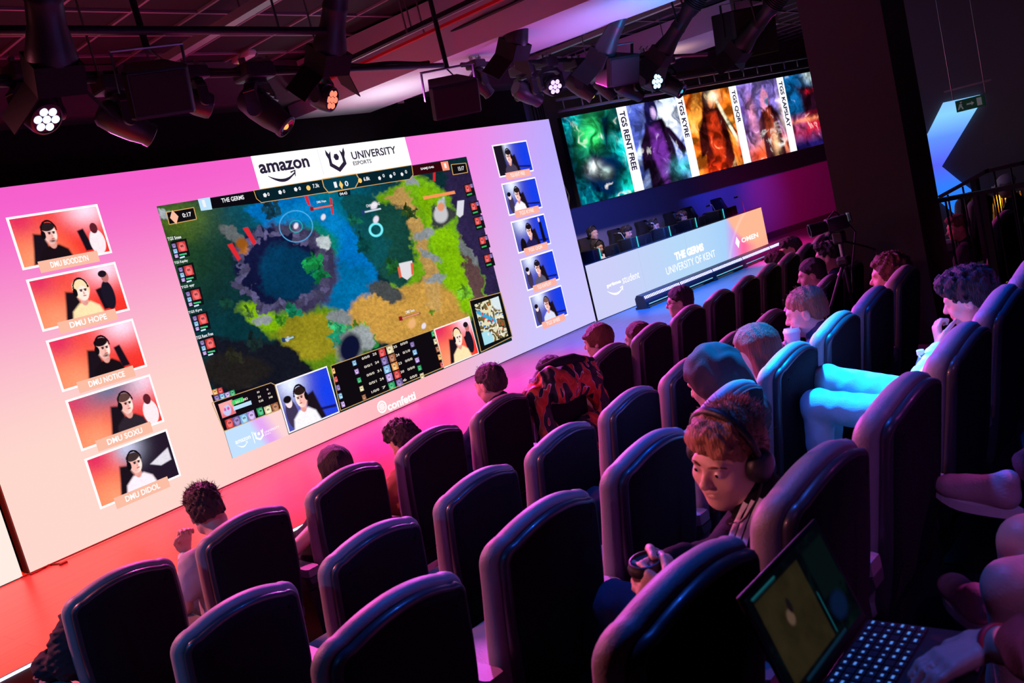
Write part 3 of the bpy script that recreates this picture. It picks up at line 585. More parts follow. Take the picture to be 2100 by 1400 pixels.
b.build('lettering', EM(255, 255, 255, s=1.1), gv)
# ---- people shown in the camera feeds
def paint_feed(team, k, aspect):
    def f(c):
        X, Y = c.X, c.Y; A = aspect
        if team == 'r':
            c.c[:] = srgb(236, 50, 40); c.lay(1.1-X*.8-(1-Y)*.4, (250, 120, 80)); c.glow(A*.9, .02, .45, .35, (255, 215, 235)); c.glow(A*.1, .05, .4, .4, (220, 40, 90)); c.glow(A*.2, 1.0, .5, .5, (255, 150, 110))
            if k == 4: c.lay((X-.55)/.4, (34, 22, 40)); c.glow(A*.5, .05, .3, .3, (190, 190, 220)); c.poly([(A*.72, .55), (A, .35), (A, .62), (A*.85, .66)], (220, 215, 225), .03)
            if k == 3: c.glow(A*.5, .0, .6, .4, (110, 110, 140))
        elif team == 'b':
            c.c[:] = srgb(36, 60, 210); c.lay(.9-X*.6, (80, 80, 160)); c.glow(A*.25, .05, .35, .35, (225, 232, 255)); c.glow(A*.9, .5, .3, .6, (20, 60, 225)); c.poly([(A*.55, .75), (A, .82), (A, .88), (A*.55, .8)], (20, 20, 90), .03)
            if k == 0: c.lay((.62-X)*5, (26, 20, 34))
        else: c.c[:] = srgb(40, 60, 200)
        cx = {'r': (.62, .86, .92, 1.02, .84), 'b': (.6, .58, .72, .7, .72)}[team][k]*A/1.55 if True else .6
        if k in (0, 1, 2) and team == 'r': c.poly([(A*.72, .45), (A*.80, .42), (A*.86, .9), (A*.76, .9)], (24, 14, 26), .03)
        if team == 'r' and k in (0, 3): c.ell(A*.93, .75, .16, .26, (245, 225, 230), .1); c.ell(A*.93, .45, .08, .11, (90, 30, 40), .1)
        if team == 'r' and k == 1: c.ell(A*.86, .62, .13, .3, (26, 20, 36), .1); c.ell(A*.88, .22, .08, .12, (190, 110, 110), .1); c.ell(A*.86, .15, .09, .07, (30, 20, 30), .1)
        if team == 'b' and k in (1, 3, 4): c.ell(A*.14, .68, .14, .3, (60, 50, 80), .1); c.ell(A*.13, .42, .08, .11, (240, 215, 220), .1); c.ell(A*.12, .35, .09, .07, (20, 14, 20), .2)
        if team == 'b' and k == 2: c.ell(A*.2, .9, .16, .3, (18, 12, 20), .1); c.poly([(A*.82, .2), (A*.9, .2), (A*.93, .9), (A*.82, .9)], (18, 12, 24), .03); c.ell(A*.84, .12, .05, .08, (235, 200, 200), .1)
        s = -1 if team == 'r' else 1
        c.poly([(cx+s*.10, .42), (cx+s*.34, .36), (cx+s*.42, .7), (cx+s*.5, 1), (cx+s*.1, 1)], (26, 16, 26), .05)     # chair
        body = {'r': [(24, 14, 20), (255, 220, 170), (22, 14, 20), (44, 34, 44), (255, 230, 240)], 'b': [(70, 60, 84), (240, 236, 250), (32, 28, 80), (90, 84, 110), (215, 220, 245)]}[team][k]
        c.poly([(cx-.36, 1.02), (cx-.30, .8), (cx-.12, .66), (cx+.12, .66), (cx+.28, .78), (cx+.36, 1.02)], body, .05)
        c.ell(cx, .62, .07, .1, (222, 150, 140), .2); c.ell(cx, .42, .13, .19, (255, 226, 214), .1); c.ell(cx+s*.035, .44, .09, .17, (240, 180, 170), .4, 0, .6)
        hair = [(40, 26, 30), (230, 190, 150), (24, 14, 20), (90, 60, 56), (60, 44, 46)][k] if team == 'r' else [(30, 22, 30), (40, 24, 24), (30, 16, 22), (34, 24, 34), (120, 84, 80)][k]
        c.ell(cx+s*.02, .265, .14, .085, hair, .12)
        if k == 1 and team == 'r': c.ell(cx, .36, .17, .22, (250, 215, 170), .1); c.ell(cx-s*.02, .46, .11, .15, (255, 226, 214), .1)
        for e in (-.04, .05): c.ell(cx+e-s*.03, .41, .022, .012, (50, 30, 40), .5); c.ell(cx+e-s*.03, .385, .03, .008, (60, 36, 40), .6)
        c.ell(cx-s*.035, .52, .03, .01, (190, 90, 90), .5); c.ell(cx-s*.03, .465, .014, .03, (225, 160, 150), .6)
        if team == 'r' and k in (0, 2): c.ell(cx-s*.02, .57, .06, .03, (110, 70, 66), .7, 0, .5)
        th = np.arctan2(Y-.36, X-cx); d = np.abs(np.sqrt(((X-cx)/.155)**2+((Y-.36)/.22)**2)-1); c.lay((d < .09)*(Y < .36), (18, 12, 18)); c.ell(cx+s*.14, .42, .045, .085, (16, 12, 18), .15)
        n = fbm(X*40, Y*40, 2, k); c.c *= (.9+.2*n)[..., None]; c.c *= 1.15
    return f
LC = [((16, 446), (231, 520)), ((52, 575), (271, 636)), ((92, 685), (300, 752)), ((130, 820), (336, 868)), ((168, 947), (367, 976))]
Lx0 = np.mean([PM.uv(16, 447)[0], PM.uv(52, 574)[0], PM.uv(92, 697)[0], PM.uv(130, 821)[0], PM.uv(168, 944)[0]]); Lx1 = np.mean([PM.uv(203, 418)[0], PM.uv(237, 536)[0], PM.uv(270, 653)[0], PM.uv(305, 770)[0], PM.uv(339, 884)[0]])
Lz = [(PM.uv(16, 447)[1], PM.uv(48, 554)[1]), (PM.uv(52, 574)[1], PM.uv(86, 682)[1]), (PM.uv(92, 697)[1], PM.uv(125, 803)[1]), (PM.uv(130, 821)[1], PM.uv(164, 927)[1]), (PM.uv(168, 944)[1], PM.uv(201, 1046)[1])]
NAMES = ['DMU BOODZYN', 'DMU HOPE', 'DMU NOTICE', 'DMU SOXU', 'DMU DIDOL']
def portrait(k, team, x0, x1, z1, z0, txt, capc, bold=.02, mg=.02):
    b = MB(); rect_uv(b, PM, x0, z0, x1, z1, .010); pf = b.build('portrait_frame', EM(255, 246, 250, s=1.1), led)
    A = (x1-x0)/(z1-z0); picture('portrait_picture', PM, x0+mg, z0+mg, x1-mg, z1-mg, 150, 96, .013, paint_feed(team, k, A), pf)
    wd = x1-x0; b = MB(); cz = z0+.02*(z1-z0) if team == 'r' else z0+.0; hh = (z1-z0)*.13
    rect_uv(b, PM, x0+wd*.17, z0-hh*.9, x1-wd*.17 if team == 'r' else x1-wd*.12, z0+hh*.8, .016); b.build('name_plate', EM(*capc), pf)
    b = MB(); text_box(b, PM, txt, x0+wd*.29, x1-wd*.29, z0-hh*.45, z0+hh*.42, .019, bold); b.build('lettering', EM(255, 255, 255, s=1.1), pf)
zs1 = np.polyfit(range(5), [a for a, _ in Lz], 1); zs0 = np.polyfit(range(5), [c for _, c in Lz], 1)
for k in range(5): portrait(k, 'r', Lx0, Lx1, np.polyval(zs1, k), np.polyval(zs0, k), NAMES[k], (252, 190, 165))
tl = [(1006, 299), (1026, 377), (1046, 454), (1065, 532), (1084, 609)]; tr = [(1078, 290), (1096, 366), (1115, 438), (1133, 514), (1151, 585)]; bl_ = [(1022, 365), (1042, 444), (1061, 520), (1080, 597), (1100, 673)]
Rx0 = np.mean([PM.uv(*p)[0] for p in tl]); Rx1 = np.mean([PM.uv(*p)[0] for p in tr]); zt = np.polyfit(range(5), [PM.uv(*p)[1] for p in tl], 1); zb = np.polyfit(range(5), [PM.uv(*p)[1] for p in bl_], 1)
for k, nm in enumerate(['TGS RENT FREE', 'TGS KYRE', 'TGS QQR', 'TGS KAPSLAY', 'TGS SMEE']): portrait(k, 'b', Rx0, Rx1, np.polyval(zt, k), np.polyval(zb, k), nm, (255, 180, 165), .0)
def feed(tlp, trp, blp, team, k):
    u0, v1 = PM.uv(*tlp); u1 = PM.uv(*trp)[0]; v0 = gB+.01; b = MB(); rect_uv(b, PM, u0, v0, u1, v1, .021); pf = b.build('camera_frame', EM(255, 250, 252), gv)
    picture('camera_picture', PM, u0+.015, v0+.015, u1-.015, v1-.015, 120, 120, .024, paint_feed(team, k, (u1-u0)/(v1-v0)), pf)
feed((561, 789), (668, 751), (589, 889), 'b', 1); feed((887, 675), (960, 647), (909, 757), 'r', 1)
# small round logo and wordmark under the game picture
b = MB(); u, v = PM.uv(782, 834); disc_uv(b, PM, u, v, .072, .012, r2=.054, n=32); 
for i in range(-2, 3):
    for s in (0, 1):
        d = i*.019; hl = .036-.005*abs(i); a = math.radians(45+90*s); ca, sa = math.cos(a), math.sin(a)
        P = [(d*-sa+ca*t*hl+sa*-.0+q*.004*-sa, d*ca+sa*t*hl+q*.004*ca) for t, q in ((-1, -1), (1, -1), (1, 1), (-1, 1))]; b.add([PM.pt(u+x, v+y, .012) for x, y in P], [(0, 1, 2, 3)])
text_on(b, PM, 'confetti', (795, 841), (853, 820), (790, 824), .012, .03); b.build('wordmark', EM(255, 255, 255, s=1.15), led)
# ================================================================ left neighbour panel
b = MB(); b.box((2.43-1.2, 7.95, STZ+.42), (2.4, .1, .84)); lp = tag(b.build('desk_screen', M['blackm']), 'pale cream low screen panel cut off by the left edge beside the big screen', 'screen')
b = MB(); rect_uv(b, PM, .03, STZ+.01, 2.425, STZ+.84, .016); b.build('screen_face', EM(255, 232, 222, s=1.05), lp)
# ================================================================ desk front screen on the right
DL, DT, DZ = 5.34, 1.03, STZ+.78
dk = thing('desk_screen', 'long low pale blue desk screen naming the team, gaming stations behind it', 'screen', PD.pt(DL/2, STZ, -.05))
b = MB(); b.prism([PD.pt(u, v, -.01) for u, v in ((.09, STZ), (DL, STZ), (DL, DT), (.09, DT))], PD.n*-.08); b.build('cabinet', M['blackm'], dk)
def paint_desk(c):
    A = c.X.max(); X = c.X/A; Y = c.Y; c.c[:] = srgb(206, 208, 250); c.lay((X-.1)/.35, (184, 218, 250)); c.lay((X-.55)/.2, (168, 210, 252)); t = X-.05*(1-Y)
    c.lay((t-.70)/.06, (222, 150, 240)); c.lay((t-.76)/.05, (255, 110, 160)); c.lay((t-.83)/.08, (255, 178, 150)); d = np.sqrt((X*6-5.6)**2+(Y+.35)**2*1.0); c.lay((1.12-d)*14*.5*(X > .7), (255, 186, 150))
    d = np.sqrt((X*6-6.2)**2+(Y-1.9)**2); c.lay(.25*(1-np.abs(d-2.1)*20), (255, 255, 255)); c.c *= 1.0
picture('screen_face', PD, 0.01, STZ+.01, DL-.01, DT-.01, 160, 30, .002, paint_desk, dk)
WM = EM(255, 255, 255, s=1.15)
def Td(s_, bl, br, tl, bo=.02): b = MB(); text_on(b, PD, s_, bl, br, tl, .006, bo); b.build('lettering', WM, dk)
Td('THE GERMS', (1385, 534), (1444, 514), (1381, 518), .06); Td('UNIVERSITY OF KENT', (1367, 562), (1468, 528), (1363, 547), .0); Td('prime', (1245, 591), (1274, 582), (1241, 583), .05); Td('student', (1277, 581), (1312, 570), (1273, 566), .0); Td('OMEN', (1521, 498), (1555, 486), (1517, 489), .03)
b = MB(); smile(b, PD, (PD.uv(1245, 597)[0], PD.uv(1245, 597)[1]), (PD.uv(1276, 588)[0], PD.uv(1276, 588)[1]), .06, .006, .03); b.build('smile_emblem', WM, dk); b = MB(); u, v = PD.uv(1512, 497); disc_uv(b, PD, u, v, .075, .006, n=4, ry=.11)
b.build('diamond_emblem', WM, dk)
b = MB()
for u in (1.33, 2.67, 4.0): b = MB(); b.prism([PD.pt(u-.002, STZ, .003), PD.pt(u+.002, STZ, .003), PD.pt(u+.002, DT, .003), PD.pt(u-.002, DT, .003)], PD.n*.001); b.build('seam', EM(180, 190, 220), dk)
b = MB(); b.prism([PD.pt(.2, DZ-.03, -.10), PD.pt(DL-.02, DZ-.03, -.10), PD.pt(DL-.02, DZ-.03, -.66), PD.pt(.2, DZ-.03, -.66)], (0, 0, .028)); b.build('desk_top', M['black'], dk)
for u_ in (.24, DL-.14): b = MB(); b.prism([PD.pt(u_, STZ, -.12), PD.pt(u_+.05, STZ, -.12), PD.pt(u_+.05, STZ, -.64), PD.pt(u_, STZ, -.64)], (0, 0, DZ-.03-STZ)); b.build('desk_leg', M['black'], dk)
# light bars on the stage in front of the desk
bu0 = float((atz(1277, 640, STZ)-PD.P0)@PD.u); BU = [bu0+.05+k*.975 for k in range(6)]
bar0 = None
for k in range(5):
    o = tag(thing('led_light_bar', '', 'light bar', PD.pt((BU[k]+BU[k+1])/2, STZ, .40), math.atan2(PD.u[1], PD.u[0])), ['black light bar on the stage by the wordmark with the smile', 'second black light bar from the big screen, below the team name', 'middle black light bar under the university name', 'fourth black light bar along the pale blue desk front', 'black light bar nearest the end wall, below the diamond emblem'][k], 'light bar', 'light bars lying in front of the desk screen')
    hl = .48
    b = MB(); b.loft([[(x, y, z) for y, z in ((-.10, .03), (-.10, .10), (-.05, .20), (.06, .22), (.10, .17), (.10, .03))] for x in (-hl, hl)]); b.build('housing', M['black'], o, world=False)
    b = MB()
    for j in range(24): x = -hl+.02+j*.04; b.add([(x, -.0815, .147), (x+.018, -.0815, .147), (x+.026, -.060, .190), (x+.008, -.060, .190)], [(0, 1, 2, 3)])
    b.v = [v+np.array([0, -.004, .003]) for v in b.v]; b.build('led_lens', EM(170, 175, 255, s=6.), o, world=False)
    b = MB(); b.box((0, -.104, .062), (hl*1.75, .006, .012)); b.build('lower_strip', EM(*[(150, 220, 250), (140, 220, 250), (120, 220, 245), (130, 200, 250), (255, 130, 90)][k], s=.9), o, world=False)  # strip with its own emission, one colour per bar
    b = MB()
    for sx in (-1, 1): b.box((sx*(hl-.02), 0, .015), (.03, .26, .03))
    b.build('foot', M['black'], o, world=False)
# ================================================================ raised banner screen
us = thing('banner_screen', 'raised wide screen showing five colourful fantasy portraits above the player desk', 'screen', PU.pt(3.4, 1.85, -.05))
ut, ub = 3.445, 1.885; uvr = lambda x, y: PU.uv(x, y)[0]
ur = PU.uv(1664, 152)[0]+.55
b = MB(); b.prism([PU.pt(u, v, -.005) for u, v in ((0, ub-.01), (ur+.01, ub-.01), (ur+.01, ut+.01), (0, ut+.01))], PU.n*-.1); b.build('cabinet', M['blackm'], us)
S = [((1263, 220), (1283, 217), (1301, 394), (1321, 388)), ((1385, 201), (1400, 198), (1419, 365), (1436, 361)), ((1493, 181), (1509, 178), (1527, 339), (1541, 335)), ((1591, 165), (1605, 162), (1623, 315), (1636, 312))]
SU = [((uvr(*a)+uvr(*c))/2, (uvr(*b_)+uvr(*d))/2) for a, b_, c, d in S]
edges = [0.01]+[e for s_ in SU for e in s_]+[ur]
def swirl(c, seed, base, pal, k=3.0):
    X, Y = c.X, c.Y; wx = fbm(X*k, Y*k, 4, seed); wy = fbm(X*k+5, Y*k, 4, seed+3); n = fbm(X*k+3*wx, Y*k*.8+3*wy, 5, seed+7); c.c[:] = srgb(*base); st = np.linspace(.3, .8, len(pal))
    for s_, p in zip(st, pal): c.lay((n-s_)*9, p)
def figure(c, cx, cy, s, dark, mid, hair, skin, arm=1):
    c.poly([(cx-.30*s, cy+1.3*s), (cx-.24*s, cy+.1*s), (cx-.16*s, cy-.26*s), (cx+.16*s, cy-.28*s), (cx+.26*s, cy+.05*s), (cx+.36*s, cy+1.3*s)], dark, .03)
    c.poly([(cx-.14*s, cy+.2*s), (cx-.10*s, cy-.22*s), (cx+.1*s, cy-.22*s), (cx+.16*s, cy+.2*s), (cx+.02*s, cy+.7*s)], mid, .04, .8)
    c.poly([(cx+arm*.12*s, cy-.2*s), (cx+arm*.26*s, cy-.14*s), (cx+arm*.48*s, cy+.16*s), (cx+arm*.4*s, cy+.26*s)], dark, .03); c.poly([(cx-arm*.14*s, cy-.2*s), (cx-arm*.30*s, cy+.0*s), (cx-arm*.34*s, cy+.34*s), (cx-arm*.22*s, cy+.3*s)], dark, .03)
    c.ell(cx, cy-.40*s, .095*s, .14*s, hair, .2); c.ell(cx+arm*.02*s, cy-.36*s, .045*s, .065*s, skin, .5, 0, .8); c.poly([(cx-.15*s, cy-.2*s), (cx-.13*s, cy-.45*s), (cx-.02*s, cy-.62*s), (cx+.1*s, cy-.5*s), (cx+.0*s, cy-.42*s), (cx-.05*s, cy-.2*s)], hair, .05)
def card(k):
    def f(c):
        if k == 0:
            swirl(c, 3, (2, 40, 60), [(0, 96, 120), (10, 200, 200), (120, 245, 240), (230, 255, 255)], 3.4); c.glow(.42, .2, .2, .35, (60, 250, 120), 20, .8); c.poly([(.1, .62), (.3, .4), (.62, .5), (.9, .7), (.7, .86), (.5, 1.02), (.2, .95)], (0, 30, 70), .12, .85); c.poly([(.5, .0), (.78, .0), (.62, .5), (.46, .5)], (0, 40, 60), .1, .7); c.glow(.3, .62, .09, .07, (240, 255, 255)); c.glow(.46, .70, .07, .05, (220, 255, 250)); c.glow(.85, .9, .16, .14, (20, 220, 190))
        if k == 1:
            swirl(c, 11, (50, 70, 170), [(90, 110, 220), (170, 190, 250), (240, 245, 255)], 2.6); c.glow(.6, .25, .25, .3, (230, 240, 255)); c.lay((c.Y-.8)*5*.7, (20, 60, 110)); figure(c, .38, .48, .95, (30, 12, 40), (100, 40, 140), (24, 20, 70), (190, 160, 220)); c.glow(.75, .85, .2, .1, (90, 220, 240))
        if k == 2:
            swirl(c, 23, (230, 90, 20), [(240, 120, 30), (255, 160, 60), (255, 205, 120)], 2.0); figure(c, .42, .48, .95, (60, 14, 14), (190, 50, 20), (50, 14, 14), (230, 130, 80)); c.line(.52, .06, .95, 1.0, .05, (255, 250, 210)); c.glow(.52, .08, .09, .07, (255, 240, 200)); c.glow(.85, .8, .1, .2, (200, 20, 20)); c.glow(.3, .98, .2, .12, (255, 60, 20))
        if k == 3:
            swirl(c, 31, (90, 60, 140), [(130, 110, 200), (200, 170, 240), (250, 225, 250)], 2.6); c.glow(.45, .95, .5, .25, (255, 140, 40)); c.glow(.2, .95, .3, .1, (250, 80, 40)); figure(c, .5, .52, .7, (60, 20, 30), (140, 50, 30), (240, 150, 190), (140, 180, 240)); c.glow(.2, .4, .08, .22, (240, 150, 190)); c.glow(.8, .42, .06, .2, (255, 225, 225)); c.glow(.55, .85, .06, .14, (255, 200, 150))
        if k == 4:
            swirl(c, 43, (6, 50, 90), [(10, 90, 150), (120, 200, 240)], 2.4); c.glow(.55, .02, .12, .12, (230, 255, 255)); c.poly([(.2, .16), (.45, .16), (.6, .2), (.85, .12), (.95, .4), (.95, .8), (.3, .8), (.28, .3)], (40, 10, 30), .08, .9); c.lay((c.Y-.5)*4*(1-c.Y)*2, (240, 20, 60)); c.glow(.45, .25, .05, .03, (255, 30, 60)); c.glow(.62, .24, .05, .03, (255, 30, 60)); c.glow(.5, .62, .6, .03, (255, 140, 100)); c.lay((c.Y-.78)*6, (30, 20, 90))
        n = fbm(c.X*9+4*fbm(c.X*5, c.Y*5, 3, k), c.Y*7, 5, 60+k); c.c *= (np.clip((n-.25)*4.0, .3, 2.4))[..., None]; c.lay((n-.68)*5, (255, 250, 245) if k != 2 else (255, 220, 150))
    return f
for k in range(5): picture('portrait_picture', PU, edges[2*k], ub, edges[2*k+1], ut, 150, 190, .003, card(k), us)
b = MB()
sbs = []
for a, c in SU: b = MB(); rect_uv(b, PU, a, ub, c, ut, .004); sbs.append(b.build('name_strip', EM(255, 255, 255, s=1.2), us))
def vtext(b, body, u0, u1, vt, vb, bold=.0):
    V, F = text_geo(body, bold); b.add([PU.pt(u0+(u1-u0)*y, vt+(vb-vt)*x, .007) for x, y in V], F)
H_ = ut-ub
for (a, c), nm, fr_, sb in zip(SU, ('TGS RENT FREE', 'TGS KYRE', 'TGS QQR', 'TGS KAPSLAY'), (.70, .46, .42, .62), sbs): b = MB(); vtext(b, nm, a+.20*(c-a), a+.76*(c-a), ut-.05*H_, ut-(.05+fr_)*H_, .035); b.build('lettering', EM(40, 30, 70), sb)
# box truss over the raised screen
tr_ = thing('lighting_truss', 'purple lit ladder truss running above the raised banner screen', 'truss', PU.pt(3.5, 3.55, .3)); ch = []
for v, nm in ((3.53, 'lower_chord'), (3.72, 'upper_chord')): b = MB(); b.tube([PU.pt(-.25, v, .28), PU.pt(8.2, v, .28)], .026, 10); b.build(nm, M['alu'], tr_, smooth=True)
for k in range(20): b = MB(); b.tube([PU.pt(-.1+k*.42, 3.53, .28), PU.pt(-.1+k*.42, 3.72, .28)], .016, 8); b.build('rung', M['alu'], tr_, smooth=True)
for k in (1, 6, 11, 16): b = MB(); b.tube([PU.pt(-.1+k*.42, 3.72, .28), PU.pt(-.1+k*.42, CZ, .28)], .006, 6); b.build('hanging_wire', M['steel'], tr_)
# ================================================================ lighting bars and fixtures
def barthing(y, z, x0, x1, label, r=.024):
    t = thing('lighting_bar', label, 'lighting bar', (x0, y, z)); b = MB(); b.cyl((x0, y, z), (x1, y, z), r); b.build('pipe', M['black'], t, smooth=False)
    for k in range(int((x1-x0)/2.0)+1): b = MB(); b.cyl((x0+.3+k*2.0, y, z), (x0+.3+k*2.0, y, CZ), .008, n=6); b.build('drop_rod', M['steel'], t)
    return t
YB = 6.0; ZB = float(atY(320, 158, YB)[2])
barthing(YB, ZB, -1.0, 6.9, 'long black lighting bar with cables in front of the pale ceiling soffit, over the stage'); barthing(YB-.02, ZB-.01, 7.1, 12.6, 'black lighting bar over the stage right of the pale soffit, holding many small fixtures')
y2 = 4.6; z2 = float(atY(200, 62, y2)[2]); barthing(y2, z2, -.5, 4.2, 'nearer black lighting bar with a flat profile over the seats, top left')
# loom of black cables lying along the bar
b = MB(); pts = [(x, YB+.03+.012*math.sin(x*9), ZB+.035+.012*abs(math.sin(x*4.3))) for x in np.arange(-1, 6.8, .12)]; b.tube(pts, .018, 6); tag(b.build('cable_loom', M['rubber']), 'thick loom of black cables taped along the stage lighting bar', 'cable')
def rotm(f, up=(0, 0, 1)):      # columns: side, forward, up
    f = nz(f); s = nz(np.cross(f, up)); return np.stack([s, f, np.cross(s, f)], 1)
YOKE = mat('fixture_body', (.03, .03, .034), .42, bump=.05, bscale=120)
def moving_head(label, top, aim, size=1.0, wash=None, lit=None, group='moving head lights on the stage bar'):
    """base clamped to the bar, yoke with two arms, head tilted towards aim"""
    top = np.array(top, float); t = thing('moving_head_light', label, 'stage light', top, 0, group); s = size
    b = MB(); b.bbox(top+np.array([0, 0, -.075*s]), (.24*s, .20*s, .11*s), .02*s); b.cyl(top+np.array([0, 0, -.16*s]), top+np.array([0, 0, -.12*s]), .075*s, n=18); b.build('base', YOKE, t)
    for sx in (-1, 1): b = MB(); b.box(top+np.array([sx*.07*s, 0, -.005*s]), (.03*s, .04*s, .06*s)); b.tube([top+np.array([sx*.07*s, 0, .0]), top+np.array([sx*.07*s, .035*s, .03*s]), top+np.array([sx*.07*s, 0, .055*s])], .007*s, 6); b.build('clamp', M['steel'], t)
    a = np.array(aim, float); a2 = nz([a[0], a[1], 0]) if abs(a[0])+abs(a[1]) > 1e-3 else np.array([0, 1., 0]); side = np.cross(a2, [0, 0, 1.]); piv = top+np.array([0, 0, -.34*s])
    b = MB()
    for sg in (-1, 1):
        P = [top+side*sg*.02*s+np.array([0, 0, -.16*s]), top+side*sg*.10*s+np.array([0, 0, -.17*s]), top+side*sg*.145*s+np.array([0, 0, -.22*s]), piv+side*sg*.145*s]
        R = np.stack([side, a2, [0, 0, 1.]], 1)
        for i in range(3):
            d = P[i+1]-P[i]; c_ = (P[i]+P[i+1])/2; dd = nz(d); up2 = np.cross(dd, a2); b.box(c_, (np.linalg.norm(d)+.03*s, .085*s, .035*s), np.stack([dd, a2, up2], 1))
        b.cyl(piv+side*sg*.13*s, piv+side*sg*.165*s, .05*s, n=16)
    b.build('yoke', YOKE, t, angle=35)
    f = nz(a); R = rotm(f); hd = MB()
    if wash is not None:
        prof = [(.0, -.13), (.07, -.13), (.105, -.10), (.118, -.03), (.118, .06), (.112, .085), (.098, .09)]
        hd.lathe([(r*s, q*s) for r, q in prof], piv, f, 26); h = hd.build('head', YOKE, t, angle=40)
        b = MB(); c0 = piv+f*.082*s; b.lathe([(0.0, 0), (.1*s, 0)], c0, f, 26); b.build('lens_plate', M['lens'], h)
        lm = EM(*wash[0], s=wash[1])
        for k in range(7):
            o = np.zeros(3) if k == 0 else R[:, 0]*math.cos(k*math.pi/3)*.062*s+R[:, 2]*math.sin(k*math.pi/3)*.062*s
            b = MB(); b.lathe([(.0285*s, 0), (.027*s, .006*s), (.018*s, .013*s), (0, .016*s)], c0+o, f, 14); b.build('lens', lm, h, smooth=True)
        b = MB(); b.tube([piv+R[:, 0]*math.cos(q)*.122*s+R[:, 2]*math.sin(q)*.122*s+f*.02*s for q in np.linspace(.5, math.pi-.5, 10)], .010*s, 6); b.build('handle_trim', M['gloss'], h)
    else:
        prof = [(0, -.18), (.075, -.18), (.10, -.15), (.108, -.05), (.10, .07), (.082, .16), (.086, .17), (.086, .20), (.072, .205)]
        hd.lathe([(r*s, q*s) for r, q in prof], piv, f, 24); h = hd.build('head', YOKE, t, angle=40)
        b = MB(); b.lathe([(.0, .188*s), (.07*s, .19*s), (.074*s, .2*s)], piv, f, 20); b.build('lens', M['lens'], h, smooth=True)
        b = MB()
        for q in (-.1, -.06, -.02, .02): b.box(piv+R[:, 2]*.1*s+f*q*s, (.12*s, .012*s, .02*s), R)
        b.build('cooling_fins', M['gloss'], h)
        if lit is not None: b = MB(); b.lathe([(.024*s, .196*s), (.015*s, .205*s), (0, .207*s)], piv, f, 12); b.build('lamp_glow', EM(*lit[0], s=lit[1]), h, smooth=True)
    b = MB(); b.tube([top+np.array([.05*s, .08*s, -.06*s]), top+np.array([.14*s, .1*s, -.12*s]), top+np.array([.2*s, .06*s, 0]), top+np.array([.16*s, .02*s, .04*s])], .006*s, 6); b.build('cable', M['rubber'], t)
    return t
def bar_x(px, py=None, y=YB): return float(atY(px, 140 if py is None else py, y)[0])
def head_at(px, py, s, y=YB):       # fixture whose head pivot appears at px,py under the bar
    p = atY(px, py, y); return (p[0], y, ZB-.03)
toC = lambda p: nz(np.array(CAM)-np.array(p))
def mh(px, py, label, aimv, size, **k):
    p = atY(px, py, YB); top = (p[0], YB, p[2]+.34*size); return moving_head(label, top, aimv, size, **k)
mh(80, 232, 'moving head light with seven white blue lenses, hanging at the top left corner', (.10, -.62, -.62), 1.0, wash=((200, 215, 255), 2.2))
mh(255, 252, 'dark moving head light turned right beside the large loudspeaker, its lens unlit', (.75, -.15, -.55), 1.0)
mh(412, 212, 'moving head light seen edge on with purple lenses, partly behind the large loudspeaker', (.9, -.25, -.42), .85, wash=((170, 90, 255), 1.0))
mh(542, 226, 'moving head light with a single small orange lamp glowing in its dark lens', (.30, -.55, -.75), 1.15, lit=((255, 120, 60), 3.))
mh(665, 200, 'moving head light with seven red orange lenses lit', (.28, -.75, -.45), .95, wash=((255, 120, 96), 1.6))
mh(985, 172, 'small moving head light beside the medium loudspeaker, unlit and pointing down', (.5, -.2, -.8), .75)
mh(1080, 192, 'moving head light turned right over the corner of the big screen, unlit', (.85, -.1, -.45), .95)
mh(1131, 175, 'small moving head light with seven pale violet lenses lit', (-.35, -.8, -.4), .95, wash=((215, 180, 255), 1.8))
mh(1190, 178, 'moving head light with a faint yellow glint, left of the third loudspeaker', (.3, -.5, -.7), 1.0, lit=((210, 200, 90), .8))
mh(1240, 182, 'dark moving head light hanging just below the third loudspeaker', (.3, -.4, -.8), .8)
mh(1290, 185, 'moving head light turned right with a teal edge, right of the third loudspeaker', (.85, -.2, -.45), 1.0)
mh(1337, 165, 'moving head light with seven bright blue white lenses above the banner screen', (-.2, -.9, -.35), 1.15, wash=((170, 215, 255), 2.4))
mh(1370, 172, 'dark rounded moving head light right of the bright blue white one', (.0, -.75, -.65), 1.2, lit=((80, 190, 220), 1.0))
